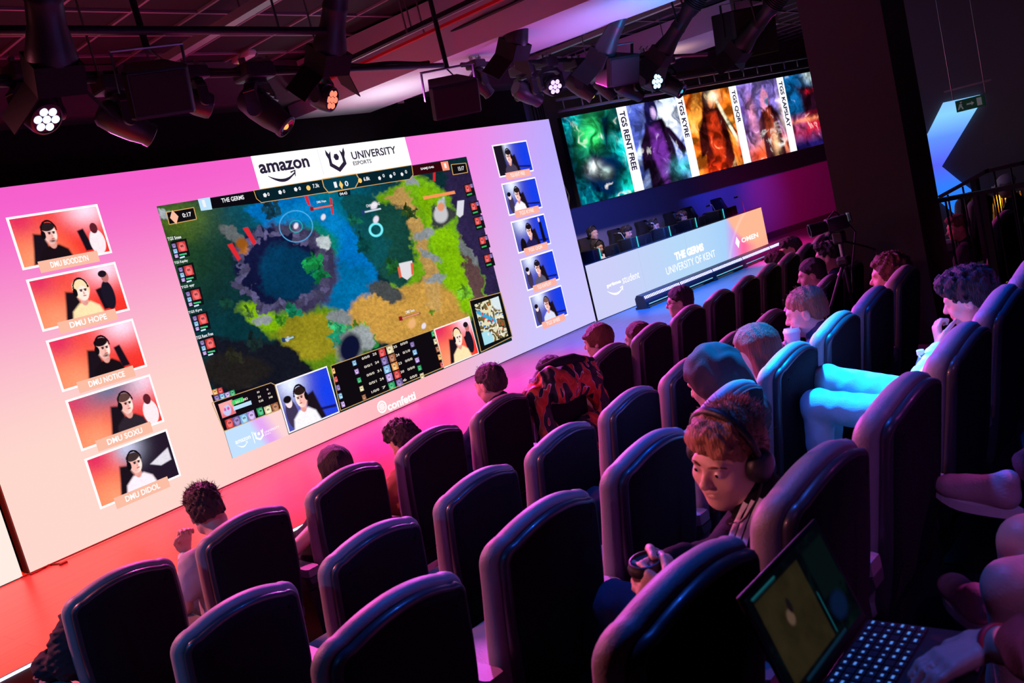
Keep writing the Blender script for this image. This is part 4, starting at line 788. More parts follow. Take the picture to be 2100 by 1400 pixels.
# profile spotlights with barn doors over the audience
def profile_spot(label, px, D, lenspx, tail, s=1.0):
    """px: where the lens box shows; tail: picture point towards which the barrel runs"""
    c = atD(px[0], px[1], D); e = atD(tail[0], tail[1], D-1.0*s*.35); ax = nz(e-c); t = thing('profile_spotlight', label, 'stage light', c, 0, 'long profile spotlights with barn doors'); R = rotm(ax, (0, 0, 1))
    P = lambda a, x=0, z=0: c+ax*a*s+R[:, 0]*x*s+R[:, 2]*z*s
    b = MB(); b.lathe([(r*s, q*s) for r, q in ((.0, .06), (.105, .06), (.112, .10), (.10, .16), (.082, .24), (.078, .34), (.082, .35), (.082, .37), (.078, .38), (.074, .52), (.088, .56), (.095, .60), (.10, .78), (.09, .84), (.05, .88), (0, .88))], c, ax, 22); bd = b.build('barrel', YOKE, t, angle=35)
    b = MB()
    for k in range(7): b.lathe([(.097*s, (.62+k*.022)*s), (.106*s, (.626+k*.022)*s), (.097*s, (.632+k*.022)*s)], c, ax, 22)
    b.build('cooling_fins', M['black'], bd)
    b = MB()
    for x, z in ((1, 0), (-1, 0), (0, 1), (0, -1)):
        if x: b.box(P(.02, x*.105), (.006*s, .14*s, .21*s), R)
        else: b.box(P(.02, 0, z*.105), (.21*s, .14*s, .006*s), R)
    b.build('lens_hood', M['blackm'], t)
    b = MB(); b.lathe([(.0, .0), (.08*s, .0), (.085*s, .02*s)], P(.05), -ax, 18); b.build('lens', M['lens'], t)
    for sx in (-1, 1):
        b = MB(); a = math.radians(38); dv = nz(-ax*math.cos(a)+R[:, 0]*sx*math.sin(a)); q = P(-.05, sx*.105); n_ = np.cross(dv, R[:, 2]); b.box(q+dv*.10*s, (.006*s, .20*s, .21*s), np.stack([n_, dv, R[:, 2]], 1)); b.build('barn_door', M['blackm'], t)
    b = MB(); top = P(.42)+np.array([0, 0, .36*s])
    for sx in (-1, 1): b.tube([P(.42, sx*.10), P(.42, sx*.13)+np.array([0, 0, .2*s]), top+R[:, 0]*sx*.05*s], .012*s, 6)
    b.tube([top-R[:, 0]*.05*s, top+R[:, 0]*.05*s], .014*s, 6); b.cyl(top, (top[0], top[1], CZ), .016, n=8); b.build('yoke', M['black'], t)
    return t
profile_spot('nearest long profile spotlight with red glow on its barrel, top left', (112, 158), 4.3, 0, (72, -120), 1.05)
profile_spot('long profile spotlight in front of the pale aluminium rail, barrel upright', (672, 128), 6.1, 0, (700, -80), 1.05)
profile_spot('profile spotlight hanging in front of the broad pale soffit', (1052, 105), 8.6, 0, (1090, -60), 1.1)
profile_spot('profile spotlight tilted over the third loudspeaker', (1232, 122), 9.5, 0, (1290, -10), 1.1)
profile_spot('profile spotlight tilted near the black cube loudspeaker', (1352, 118), 10.5, 0, (1420, 10), 1.1)
profile_spot('blue rimmed profile spotlight in front of the black cube loudspeaker', (1512, 108), 11.2, 0, (1570, 30), 1.15)
# loudspeakers
SPK = mat('speaker_grille', (.018, .017, .02), .7, bump=.6, bscale=500)
def speaker(label, px, D, w_, h_, d_, face, tilt, cube=False):
    c = atD(px[0], px[1], D); f = nz([math.sin(face)*math.cos(tilt), math.cos(face)*math.cos(tilt), math.sin(tilt)]); R = rotm(f); t = thing('loudspeaker', label, 'loudspeaker', c)
    loc = lambda x, y, z: c+R@np.array([x, y, z])
    wt = w_*(1 if cube else .62); pl = [(-w_/2, d_*.35), (-w_/2+.02, d_*.45), (w_/2-.02, d_*.45), (w_/2, d_*.35), (wt/2, -d_*.5), (-wt/2, -d_*.5)]
    b = MB(); b.loft([[loc(x*.98, y*.98, -h_/2) for x, y in pl], [loc(x, y, -h_/2+.012) for x, y in pl], [loc(x, y, h_/2-.012) for x, y in pl], [loc(x*.98, y*.98, h_/2) for x, y in pl]]); b.build('cabinet', M['black'], t)
    b = MB(); b.box(loc(0, d_*.455, 0), (w_-.06, .012, h_-.04), R); b.build('grille', SPK, t)
    b = MB(); top = h_/2+.10
    hb = h_*.5+.10
    for sx in (-1, 1): b = MB(); b.box(loc(sx*(w_/2+.012), .0, hb/2), (.008, .04, hb), R); b.build('bracket_arm', M['black'], t)
    b = MB(); b.box(loc(0, 0, hb), (w_+.034, .05, .008), R); b.build('bracket_bar', M['alu'], t)
    tp = loc(0, 0, hb); b = MB(); b.cyl(tp, (tp[0], tp[1], CZ), .02, n=8); b.build('hanging_pole', M['black'], t)
    b = MB(); b.tube([loc(-.05, -d_*.45, 0), loc(-.12, -d_*.7, .12), loc(-.05, -d_*.5, h_*.7), tp], .007, 6); b.build('cable', M['rubber'], t)
speaker('largest black loudspeaker, hanging top left between two moving heads', (318, 182), 5.2, .37, .27, .30, math.radians(200), math.radians(-24))
speaker('medium black loudspeaker hanging under the broad pale soffit', (925, 198), 7.6, .44, .28, .34, math.radians(212), math.radians(-22))
speaker('third loudspeaker, small and half hidden behind a tilted spotlight', (1262, 142), 9.6, .44, .30, .36, math.radians(200), math.radians(-20))
speaker('black cube subwoofer hanging high near the pillar with a blue lower edge', (1530, 68), 11.5, .62, .60, .55, math.radians(215), math.radians(-8), True)
# small ceiling things
t = thing('emergency_light', 'white emergency light box fixed to the dark ceiling tiles', 'light', atz(500, 100, CZ)); p = atz(498, 108, CZ); b = MB(); b.bbox((p[0], p[1], CZ-.04), (.11, .32, .07), .02); b.build('housing', M['white'], t); b = MB(); b.box((p[0], p[1]+.10, CZ-.078), (.03, .05, .006)); b.build('status_lamp', EM(200, 190, 40, s=.4), t)
def downlight(px, z, lab):
    p = atz(px[0], px[1], z); t = thing('square_downlight', lab, 'ceiling light', (p[0], p[1], z)); b = MB(); b.box((p[0], p[1], z-.01), (.18, .18, .03)); b.build('frame', M['black'], t); b = MB(); b.box((p[0], p[1], z-.028), (.10, .10, .008)); b.build('diffuser', mat('frosted_diffuser', (.8, .6, .62), .3), t)
downlight((1212, 45), CZ, 'small square ceiling downlight with a pinkish face right of the pale soffit')
p = atY(815, 207, 8.45); t = thing('wall_floodlight', 'small square white floodlight above the white banner of the big screen', 'floodlight', p); b = MB(); b.box(p, (.16, .10, .14)); b.build('housing', M['black'], t); b = MB(); b.box(p+np.array([0, -.055, 0]), (.11, .01, .09)); b.build('glass', M['white'], t)
# side wall blue sign, exit sign
PX = 14.5
def px_on(x, pts): return [atX(a, c, x) for a, c in pts]
def paint_sign(): 
    m = bpy.data.materials.new('blue_light_panel'); m.use_nodes = True; nt = m.node_tree; nt.nodes.clear(); N = nt.nodes.new; Lk = nt.links.new
    o = N('ShaderNodeOutputMaterial'); e = N('ShaderNodeEmission'); tc = N('ShaderNodeTexCoord'); sp = N('ShaderNodeSeparateXYZ'); cr = N('ShaderNodeValToRGB'); Lk(tc.outputs['Generated'], sp.inputs[0]); Lk(sp.outputs[2], cr.inputs[0]); Lk(cr.outputs[0], e.inputs[0]); Lk(e.outputs[0], o.inputs[0])
    for p_, c_ in ((0, (0, 130, 255)), (.3, (50, 130, 255)), (.5, (90, 100, 255)), (.72, (100, 150, 255)), (.9, (140, 215, 255))):
        el = cr.color_ramp.elements.new(p_) if p_ not in (0,) else cr.color_ramp.elements[0]; el.color = (*srgb(*c_), 1); el.position = p_
    cr.color_ramp.elements[-1].color = (*srgb(140, 200, 255), 1); return m
sg = [(1936, 210), (2011, 194), (2006, 219), (1932, 341), (1969, 371), (2003, 396), (2018, 424), (2016, 442), (1964, 441), (1905, 392), (1870, 360), (1880, 300), (1905, 272)]
b = MB(); P = px_on(PX, sg); b.prism([p-np.array([.06, 0, 0]) for p in P], (.05, 0, 0)); tag(b.build('wall_light_panel', paint_sign()), 'large angular glowing blue light panel on the dark side wall', 'light panel')
p = atX(1990, 212, 11.5); t = thing('exit_sign', 'hanging green exit sign with a running figure and an arrow', 'sign', p); b = MB(); b.box(p, (.03, .30, .13)); b.build('sign_board', mat('exit_sign_green', (.0, .12, .05), .4, emit=(0, .25, .1), es=.03), t)
b = MB(); wh = mat('sign_symbol', (.5, .6, .55), .5, emit=(.4, .6, .5), es=.08)
def gl(pts): b.add([(p[0]-.018, p[1]-y*.72, p[2]+z*.72) for y, z in pts], [tuple(range(len(pts)))])
gl([(.10, -.06), (.17, -.06), (.17, .06), (.10, .06)]); gl([(-.05, -.012), (.02, -.012), (.02, .012), (-.05, .012)]); gl([(.02, -.035), (.06, 0), (.02, .035)]); gl([(-.13, .03), (-.105, .06), (-.145, .06)]); gl([(-.19, -.06), (-.17, -.06), (-.11, .02), (-.15, .03)]); gl([(-.12, -.06), (-.10, -.06), (-.12, .0), (-.145, .0)]); b.build('symbol', wh, t)
b = MB()
for s_ in (-.17, .17): b.cyl((p[0], p[1]+s_, p[2]+.08), (p[0], p[1]+s_, CZ), .006, n=6)
b.box((p[0], p[1], p[2]+.2), (.02, .5, .02)); b.build('hanging_rod', M['steel'], t)
# ================================================================ theatre seats
SEATF = mat('seat_leatherette', (.27, .24, .255), .5, bump=.15, bscale=160, var=.08, vscale=12)
def backmat():
    m = mat('seat_back_textile', (.010, .010, .013), .9); m.node_tree.nodes['Principled BSDF'].inputs['Specular IOR Level'].default_value = .15; nt = m.node_tree; b = nt.nodes['Principled BSDF']; tc = nt.nodes.new('ShaderNodeTexCoord')
    v = nt.nodes.new('ShaderNodeTexVoronoi'); v.inputs['Scale'].default_value = 130; nt.links.new(tc.outputs['Object'], v.inputs['Vector'])
    bp = nt.nodes.new('ShaderNodeBump'); bp.inputs['Strength'].default_value = .5; bp.inputs['Distance'].default_value = .002; nt.links.new(v.outputs[0], bp.inputs['Height']); nt.links.new(bp.outputs[0], b.inputs['Normal']); return m
BACKT = backmat(); RIMM = mat('seat_rim_plastic', (.045, .04, .05), .36, coat=.15)
ARMT = mat('armrest_pad', (.20, .18, .19), .45, bump=.05, bscale=100); ARMB = mat('armrest_shell', (.05, .05, .055), .5)
def outline():
    P = []
    for k in range(9): t = k/8; z = .36+.545*t; P.append((-(.185+.035*math.sin(min(1, t*1.25)*math.pi/2)-.008*t*t), z))
    for k in range(1, 8): a = math.pi/2*k/7; P.append((-.212+.05*(1-math.cos(a)), .905+.05*math.sin(a)))
    for k in range(1, 9): x = -.162+.162*k/8; P.append((x, .955+.036*(1-(x/.162)**2)))
    Q = [(-x, z) for x, z in P[:-1]][::-1]; return np.array(P+Q)
OUT = outline()
def oring(inset, y, th=0.):
    n = len(OUT); d = np.roll(OUT, -1, 0)-np.roll(OUT, 1, 0); nr = np.stack([d[:, 1], -d[:, 0]], 1); nr /= np.linalg.norm(nr, axis=1)[:, None]     # inward
    P = OUT+nr*inset; z = P[:, 1]; tk = 1+.35*np.clip((.8-z)/.4, 0, 1)
    return np.stack([P[:, 0], y*tk+.17*(.95-z)+.03*np.clip((.7-z)/.35, 0, 1)**2-.05*np.clip(z-.9, 0, 1), z], 1)
def curve_x(R, amt): R = R.copy(); R[:, 1] += amt*(R[:, 0]/.21)**2; return R
def make_chair(label):
    t = thing('theatre_seat', label, 'seat', (0, 0, 0), 0, None)
    rr = lambda i, y, a=.02: curve_x(oring(i, y), a)
    b = MB(); b.loft([rr(.15, -.002), rr(.06, -.003), rr(.016, .002), rr(.010, .006)], c1=False); b.build('back_panel', BACKT, t, world=False, angle=50)
    b = MB(); b.loft([rr(.014, .004), rr(.006, .004), rr(-.002, .012), rr(-.005, .026), rr(.0, .036)], c0=False, c1=False); b.build('back_rim', RIMM, t, world=False, smooth=True)
    b = MB(); b.loft([rr(.004, .032), rr(-.010, .034), rr(-.021, .044), rr(-.026, .062), rr(-.024, .084), rr(-.012, .102), rr(.012, .112), rr(.05, .112), rr(.10, .108)], c0=False); b.build('backrest_cushion', SEATF, t, world=False, smooth=True)
    # seat cushion
    def sring(y, w_, z0, z1):
        P = []
        for k in range(20):
            a = 2*math.pi*k/20; c, s_ = math.cos(a), math.sin(a); e = .45; P.append((w_*math.copysign(abs(c)**e, c), y, (z0+z1)/2+(z1-z0)/2*math.copysign(abs(s_)**e, s_)))
        return P
    b = MB(); b.loft([sring(.17, .20, .37, .44), sring(.19, .225, .35, .465), sring(.34, .232, .34, .475), sring(.52, .235, .34, .485), sring(.60, .232, .345, .48), sring(.635, .215, .36, .465), sring(.648, .19, .375, .45)]); b.build('seat_cushion', SEATF, t, world=False, smooth=True)
    b = MB(); b.loft([[(x, y, z) for x, z in ((-.21, .335), (-.17, .27), (.17, .27), (.21, .335))] for y in (.18, .60)]); b.build('seat_shell', M['black'], t, world=False)
    arm(t, -.29); return t
def arm(t, x):
    a = MB(); a.loft([[(x+sx*w_, y, z) for sx, z in ((-1, .565), (-1, .592), (-.85, .604), (.85, .604), (1, .592), (1, .565))] for y, w_ in ((.10, .032), (.12, .042), (.40, .046), (.43, .044))]); ar = a.build('armrest', ARMT, t, world=False, angle=40)
    a = MB(); a.loft([[(x+sx*w_, y, z) for sx, z in ((-1, .56), (1, .56), (.8, zl), (-.8, zl))] for y, w_, zl in ((.10, .036, .53), (.14, .040, .49), (.42, .044, .47))]); a.build('armrest_shell', ARMB, ar, world=False)
    a = MB(); pr = [(.001, .475), (.034, .475), (.041, .49), (.047, .60), (.050, .607), (.046, .610), (.041, .604), (.036, .50), (.001, .495)]
    a.lathe([(r, z) for r, z in pr], (x, .475, 0), (0, 0, 1), 22); a.build('cup_holder', ARMB, ar, world=False, smooth=True)
    a = MB(); a.box((x, .28, .24), (.045, .26, .48)); a.box((x, .28, .012), (.07, .34, .024)); a.build('floor_leg', M['black'], t, world=False)
def place(ch, r, i):
    x, y, z, a = chair_frame(r, i); ch.location = (x, y, z); ch.rotation_euler = (0, 0, a)
ORD = ['first', 'second', 'third', 'fourth', 'fifth', 'sixth', 'seventh', 'eighth', 'ninth', 'tenth', 'eleventh', 'twelfth', 'thirteenth', 'fourteenth', 'fifteenth', 'sixteenth']
ROWN = {'A': ('front row', 'theatre seats of the front row'), 'B': ('second row', 'theatre seats of the second row'), 'C': ('third row', 'theatre seats of the third row'), 'D': ('nearest row', 'theatre seats of the nearest row')}
OCC = {('A', 0): 'holding the slumped dark jacket', ('A', 1): 'of the person with a wristband', ('A', 2): 'of the person with long straight dark hair', ('A', 3): 'of the person in a brown shirt', ('A', 4): 'of the person in a navy coat', ('A', 5): 'under the flame patterned jacket', ('A', 6): 'of the person with a red brown bowl haircut', ('A', 7): 'of the person with long red hair and glasses', ('A', 8): 'of the round faced person with glasses', ('A', 12): 'behind the barely visible dark hair', ('A', 13): 'of the curly haired person with glasses', ('A', 15): 'beside the camera tripod',
       ('B', 9): 'of the bearded person in a hoodie', ('B', 10): 'of the person with a faded haircut', ('C', 3): 'of the person with the hood up', ('C', 4): 'of the person with long auburn hair', ('C', 5): 'of the boy drinking from a cup', ('C', 7): 'of the person with wavy hair by the pillar', ('D', 1): 'of the person with headphones', ('D', 4): 'of the person in the pale hoodie', ('D', 5): 'with a water bottle in its cup holder'}
first = None; CH = {}
for r, n in (('A', 16), ('B', 11), ('C', 8), ('D', 6)):
    for i in range(n):
        occ = OCC.get((r, i)); lab = 'grey theatre seat in the %s %s' % (ROWN[r][0], occ) if occ else 'empty grey theatre seat, %s from the left in the %s' % (ORD[i], ROWN[r][0])
        if first is None: c = first = make_chair(lab)
        else: c = dup(first, label=lab)
        c['group'] = ROWN[r][1]; c['label'] = lab; place(c, r, i); CH[(r, i)] = c
# ================================================================ people: one smooth surface per body, grown from a blended distance field
class Field:
    def __init__(s, lo, hi, h):
        s.lo = np.array(lo, float); s.h = h; s.n = np.ceil((np.array(hi)-s.lo)/h).astype(int)+1; s.D = np.full(s.n, 1., np.float32)
        s.ax = [s.lo[k]+np.arange(s.n[k])*h for k in range(3)]; s.T = np.eye(3); s.c = np.zeros(3)
    def frame(s, R, c): s.T = np.array(R, float); s.c = np.array(c, float); return s        # columns of R are the local axes
    def _blk(s, lo, hi, pad):
        P = np.array([[x, y, z] for x in (lo[0], hi[0]) for y in (lo[1], hi[1]) for z in (lo[2], hi[2])])@s.T.T+s.c
        a = np.floor((P.min(0)-pad-s.lo)/s.h).astype(int); b = np.ceil((P.max(0)+pad-s.lo)/s.h).astype(int)+1
        a = np.clip(a, 0, s.n); b = np.clip(b, 0, s.n)
        if np.any(b <= a): return None, None
        sl = tuple(slice(a[k], b[k]) for k in range(3)); X, Y, Z = np.meshgrid(*[s.ax[k][sl[k]]-s.c[k] for k in range(3)], indexing='ij')
        T = s.T; return sl, (X*T[0, 0]+Y*T[1, 0]+Z*T[2, 0], X*T[0, 1]+Y*T[1, 1]+Z*T[2, 1], X*T[0, 2]+Y*T[1, 2]+Z*T[2, 2])
    def put(s, sl, d, k, op):
        a = s.D[sl]
        if op == 'sub': d = -d; h = np.clip(.5-.5*(d-a)/k, 0, 1) if k else None; s.D[sl] = (a*h+d*(1-h)+k*h*(1-h)) if k else np.maximum(a, d); return
        if op == 'and': s.D[sl] = np.maximum(a, d); return
        if k <= 0: s.D[sl] = np.minimum(a, d); return
        h = np.clip(.5+.5*(a-d)/k, 0, 1); s.D[sl] = a*(1-h)+d*h-k*h*(1-h)
    def cap(s, a, b, ra, rb=None, k=.02, op='add'):
        rb = ra if rb is None else rb; a = np.array(a, float); b = np.array(b, float); r = max(ra, rb); sl, Q = s._blk(np.minimum(a, b)-r, np.maximum(a, b)+r, k+2*s.h)
        if sl is None: return s
        e = b-a; t = np.clip(((Q[0]-a[0])*e[0]+(Q[1]-a[1])*e[1]+(Q[2]-a[2])*e[2])/(e@e+1e-9), 0, 1)
        d = np.sqrt((Q[0]-a[0]-t*e[0])**2+(Q[1]-a[1]-t*e[1])**2+(Q[2]-a[2]-t*e[2])**2)-(ra+(rb-ra)*t); s.put(sl, d, k, op); return s
    def ell(s, c, r, k=.02, op='add'):
        c = np.array(c, float); r = np.array(r, float); sl, Q = s._blk(c-r, c+r, k+2*s.h)
        if sl is None: return s
        x, y, z = (Q[0]-c[0])/r[0], (Q[1]-c[1])/r[1], (Q[2]-c[2])/r[2]; k0 = np.sqrt(x*x+y*y+z*z)+1e-6; k1 = np.sqrt((x/r[0])**2+(y/r[1])**2+(z/r[2])**2)+1e-6
        s.put(sl, k0*(k0-1)/k1, k, op); return s
    def fn(s, lo, hi, f, k=0., op='add'):
        sl, Q = s._blk(np.array(lo), np.array(hi), .0)
        if sl is not None: s.put(sl, f(*Q), k, op)
        return s
    def noise(s, amp, fr, seed=0):
        X, Y, Z = np.meshgrid(*s.ax, indexing='ij'); m = np.abs(s.D) < .05+amp; x, y, z = X[m]*fr[0], Y[m]*fr[1], Z[m]*fr[2]; q = seed*1.7
        n = np.sin(x+2*np.sin(y*.7+q)+q)*np.sin(y*1.1+1.7*np.sin(z*.8-q))+.5*np.sin(2.1*x-1.3*z+q*2)*np.sin(1.9*y+2.3*z)+.35*np.sin(3.3*z+2.7*x+1.5*np.sin(3.1*y)); s.D[m] += (amp*n).astype(np.float32); return s
    def mesh(s, name, m, parent, keep=None):
        D = s.D; ins = D < 0; n = s.n; c = np.zeros(n-1, int)
        for i in (0, 1):
            for j in (0, 1):
                for k in (0, 1): c += ins[i:n[0]-1+i, j:n[1]-1+j, k:n[2]-1+k]
        act = (c > 0) & (c < 8); idx = -np.ones(act.shape, int); N = int(act.sum()); idx[act] = np.arange(N)
        if N == 0: return None
        I = np.argwhere(act); P = np.zeros((N, 3)); W = np.zeros(N)
        for ax in range(3):
            o1, o2 = [q for q in range(3) if q != ax]
            for u in (0, 1):
                for v in (0, 1):
                    A = I.copy(); A[:, o1] += u; A[:, o2] += v; B = A.copy(); B[:, ax] += 1; da = D[tuple(A.T)]; db = D[tuple(B.T)]; cr = (da < 0) != (db < 0)
                    t = np.where(cr, da/(da-db+1e-12), 0); pt = A.astype(float); pt[:, ax] += t; P[cr] += pt[cr]; W += cr
        P = P/W[:, None]; V = s.lo+P*s.h; F = []
        for ax in range(3):
            o1, o2 = (ax+1) % 3, (ax+2) % 3; sl0 = [slice(1, n[q]-1) for q in range(3)]; sl1 = list(sl0); sl0[ax] = slice(0, n[ax]-1); sl1[ax] = slice(1, n[ax])
            a, b = ins[tuple(sl0)], ins[tuple(sl1)]; E = np.argwhere(a != b)
            if not len(E): continue
            fl = a[tuple(E.T)]; E = E.copy()
            for q in (o1, o2): E[:, q] += 1
            def cell(d1, d2): G = E.copy(); G[:, o1] -= d1; G[:, o2] -= d2; return idx[tuple(G.T)]
            q4 = np.stack([cell(1, 1), cell(0, 1), cell(0, 0), cell(1, 0)], 1); q4[~fl] = q4[~fl][:, ::-1]; F.append(q4)
        return mkobj(name, V, np.concatenate(F), m, parent, smooth=True)
def eul(yaw=0, pitch=0, roll=0):      # yaw turns the face right (+x), pitch nods down, roll leans the crown right
    cy, sy = math.cos(-yaw), math.sin(-yaw); cp, sp = math.cos(-pitch), math.sin(-pitch); cr, sr = math.cos(roll), math.sin(roll)
    return np.array([[cy, -sy, 0], [sy, cy, 0], [0, 0, 1]])@np.array([[1, 0, 0], [0, cp, -sp], [0, sp, cp]])@np.array([[cr, 0, sr], [0, 1, 0], [-sr, 0, cr]])
def head_sdf(F, jaw=1., nose=1., fine=True, ears=True):
    F.ell((0, -.015, .035), (.074, .094, .084), .0); F.ell((0, .022, -.02), (.066, .070, .085), .03); F.ell((0, .030, -.058), (.054*jaw, .056, .052*jaw), .03); F.ell((0, .066, -.093), (.025*jaw, .022, .018), .022)
    for s in (-1, 1):
        F.ell((s*.042, .058, -.026), (.022, .022, .022), .022); F.ell((s*.055*jaw, .012, -.062), (.016, .03, .024), .025)
    F.cap((-.034, .079, .028), (.034, .079, .028), .012, k=.016)
    for s in (-1, 1): F.ell((s*.031, .097, .008), (.019, .014, .012), .012, 'sub')
    if fine:
        for s in (-1, 1): F.ell((s*.031, .078, .007), (.014, .013, .012), .004)
    F.cap((0, .086, .014), (0, .108*nose, -.020), .007, .0105, k=.010); F.ell((0, .102*nose, -.025), (.017, .012, .009), .008)
    F.ell((0, .088, -.050), (.023, .010, .006), .006); F.ell((0, .086, -.061), (.020, .010, .007), .006)
    if fine: F.ell((0, .1, -.0555), (.022, .012, .0022), .003, 'sub')
    if ears:
        for s in (-1, 1): F.ell((s*.077, -.010, -.006), (.009, .019, .031), .008); F.ell((s*.086, -.004, -.004), (.006, .009, .017), .006, 'sub')
def hair_sdf(F, style, vol=1.):
    v = vol; top = .046; F.ell((0, -.022, top), (.082*v, .104*v, .088*v), .0)
    if style in ('short', 'messy', 'curly', 'fade'):
        lowz = {'short': -.055, 'messy': -.06, 'curly': -.07, 'fade': -.01}[style]
        F.ell((0, -.045, -.005), (.078*v, .075*v, .075), .02)
        if style in ('messy', 'curly'): F.ell((0, .02, .105), (.066*v, .072*v, .032*v), .03)
        if style == 'fade': F.ell((0, .035, .10), (.064, .062, .034), .02)
        F.fn((-.2, -.2, -.2), (.2, .2, .2), lambda x, y, z: np.maximum((y-z*1.15-.005)*.66, lowz-z), op='and')
        if style in ('curly', 'messy'): F.cap((-.045, .066, .072), (.045, .066, .076), .022, k=.02)
        for s in (-1, 1): F.ell((s*.085, .0, -.02), (.026, .024, .038), .01, 'sub')
    elif style in ('bowl',):
        F.ell((0, -.03, .02), (.088, .10, .10), .02); F.fn((-.2, -.2, -.2), (.2, .2, .2), lambda x, y, z: np.maximum(np.maximum(-.045-z, (y-.055)*.9), -1+0*x), op='and'); F.cap((-.055, .066, .062), (.055, .066, .062), .02, k=.02)
        for s in (-1, 1): F.cap((s*.066, .04, .05), (s*.074, .028, -.005), .016, k=.02)
    else:
        ln = {'long': .26, 'bob': .13, 'wavy': .20}[style]
        F.cap((0, -.05, .02), (0, -.075, -ln), .074, .060, k=.03)
        for s in (-1, 1): F.cap((s*.066, -.01, .05), (s*.080, -.022, -.08), .024, .022, k=.02); F.cap((s*.080, -.022, -.08), (s*.066, -.035, -ln), .022, .028, k=.03)
        F.fn((-.25, -.25, -.45), (.25, .25, .2), lambda x, y, z: (y-.030-np.clip(z-.0, 0, .1)*.55)*.9, op='and')
def hand_sdf(F, wrist, fdir, palm, curl=.5, thumb=1, s=1., spread=.12):
    """palm with four fingers of different length and a thumb leaving its side; fdir along the fingers, palm = normal out of the palm"""
    f = nz(fdir); n = nz(np.array(palm)-f*np.dot(palm, f)); sd = np.cross(f, n)*thumb; w = np.array(wrist, float); P = lambda a, b, c=0.: w+f*a*s+sd*b*s+n*c*s
    for b in (-.026, -.009, .009, .026): F.cap(P(.012, b*.6), P(.082, b), .0135*s, .0115*s, k=.012)
    for b, ln, dk in ((-.028, .062, .0), (-.010, .076, .03), (.010, .083, .02), (.029, .074, .0)):
        a0 = P(.084, b); c = curl*1.1; d = f; p = a0
        for q, seg in enumerate((.42, .33, .25)):
            ang = c*(.55+.5*q)+dk; tot = sum(curl*1.1*(.55+.5*j) for j in range(q+1)); d = nz(f*math.cos(tot)+n*math.sin(tot)+sd*b*spread*20*.2); p2 = p+d*ln*seg*s; F.cap(p, p2, (.0092-.0008*q)*s, (.0084-.0008*q)*s, k=.004); p = p2
    t0 = P(.022, .030); t1 = P(.052, .052, .012); t2 = P(.078, .058, .030+.012*curl); t3 = P(.098, .050, .040+.03*curl)
    F.cap(P(.012, .012), t0, .014*s, .014*s, k=.012); F.cap(t0, t1, .0135*s, .011*s, k=.008); F.cap(t1, t2, .0105*s, .0095*s, k=.004); F.cap(t2, t3, .0095*s, .008*s, k=.004)
SKIN = {}
def skin(c):
    if c not in SKIN:
        m = mat('skin', c, .48, bump=.12, bscale=140, var=.08, vscale=25); m.node_tree.nodes['Principled BSDF'].inputs['Subsurface Weight'].default_value = .0; SKIN[c] = m
    return SKIN[c]
HM = {}
def hairm(c, sc=(60, 60, 8)):
    if (c, sc) not in HM:
        m = mat('hair', c, .6); nt = m.node_tree; b = nt.nodes['Principled BSDF']; tc = nt.nodes.new('ShaderNodeTexCoord'); mp = nt.nodes.new('ShaderNodeMapping'); mp.inputs['Scale'].default_value = sc
        n = nt.nodes.new('ShaderNodeTexNoise'); n.inputs['Scale'].default_value = 3.2; n.inputs['Detail'].default_value = 4; n.inputs['Distortion'].default_value = .6; nt.links.new(tc.outputs['Object'], mp.inputs[0]); nt.links.new(mp.outputs[0], n.inputs['Vector'])
        bp = nt.nodes.new('ShaderNodeBump'); bp.inputs['Strength'].default_value = 1.; bp.inputs['Distance'].default_value = .012; nt.links.new(n.outputs['Fac'], bp.inputs['Height']); nt.links.new(bp.outputs[0], b.inputs['Normal'])
        mx = nt.nodes.new('ShaderNodeMix'); mx.data_type = 'RGBA'; mx.inputs[6].default_value = (*[q*.5 for q in c], 1); mx.inputs[7].default_value = (*[min(1, q*1.5) for q in c], 1); nt.links.new(n.outputs['Fac'], mx.inputs[0]); nt.links.new(mx.outputs[2], b.inputs['Base Color']); HM[(c, sc)] = m
    return HM[(c, sc)]
CLM = {}
def cloth(c, r=.85):
    if c not in CLM: CLM[c] = mat('fabric', c, r, bump=.25, bscale=220, var=.12, vscale=9); CLM[c].node_tree.nodes['Principled BSDF'].inputs['Specular IOR Level'].default_value = .15
    return CLM[c]
def strands(F, m, parent, n=120, ln=.03, seed=0, R=None, c=None, rad=(.084, .106, .09), up=.4, thick=.0006):
    """loose tufts standing off the hair surface"""
    rs = np.random.RandomState(seed); b = MB()
    for i in range(n):
        d = nz(rs.normal(size=3)*np.array([1, 1, .8])+np.array([0, -.1, .8]))
        if d[1] > .62: continue
        p = np.array([0, -.022, .046])+d*np.array(rad); t = nz(d+rs.normal(size=3)*.5+np.array([0, .2, up])); q = p+t*ln*(.5+rs.rand()); mid = (p+q)/2+rs.normal(size=3)*ln*.12
        P = [c+R@x for x in (p-d*.006, mid, q)]; b.tube(P, [thick*2.2, thick*1.5, thick*.4], 4)
    o = b.build('loose_hair', m, parent, smooth=True); o['kind'] = 'stuff'; return o
def build_head_parts(t, H, R, hair, hc, h, vol=1., amp=.004, fr=(90, 60, 40), seed=0, tufts=0, tl=.03, hsc=(60, 60, 8)):
    F = Field(H-np.array([.2, .2, .40]), H+np.array([.2, .2, .22]), h); F.frame(R, H); hair_sdf(F, hair, vol); F.frame(np.eye(3), np.zeros(3)).noise(amp, fr, seed); hm = hairm(hc, hsc); o = F.mesh('hair', hm, t)
    if tufts and o: strands(None, hm, o, tufts, tl, seed, R, H)
    return o
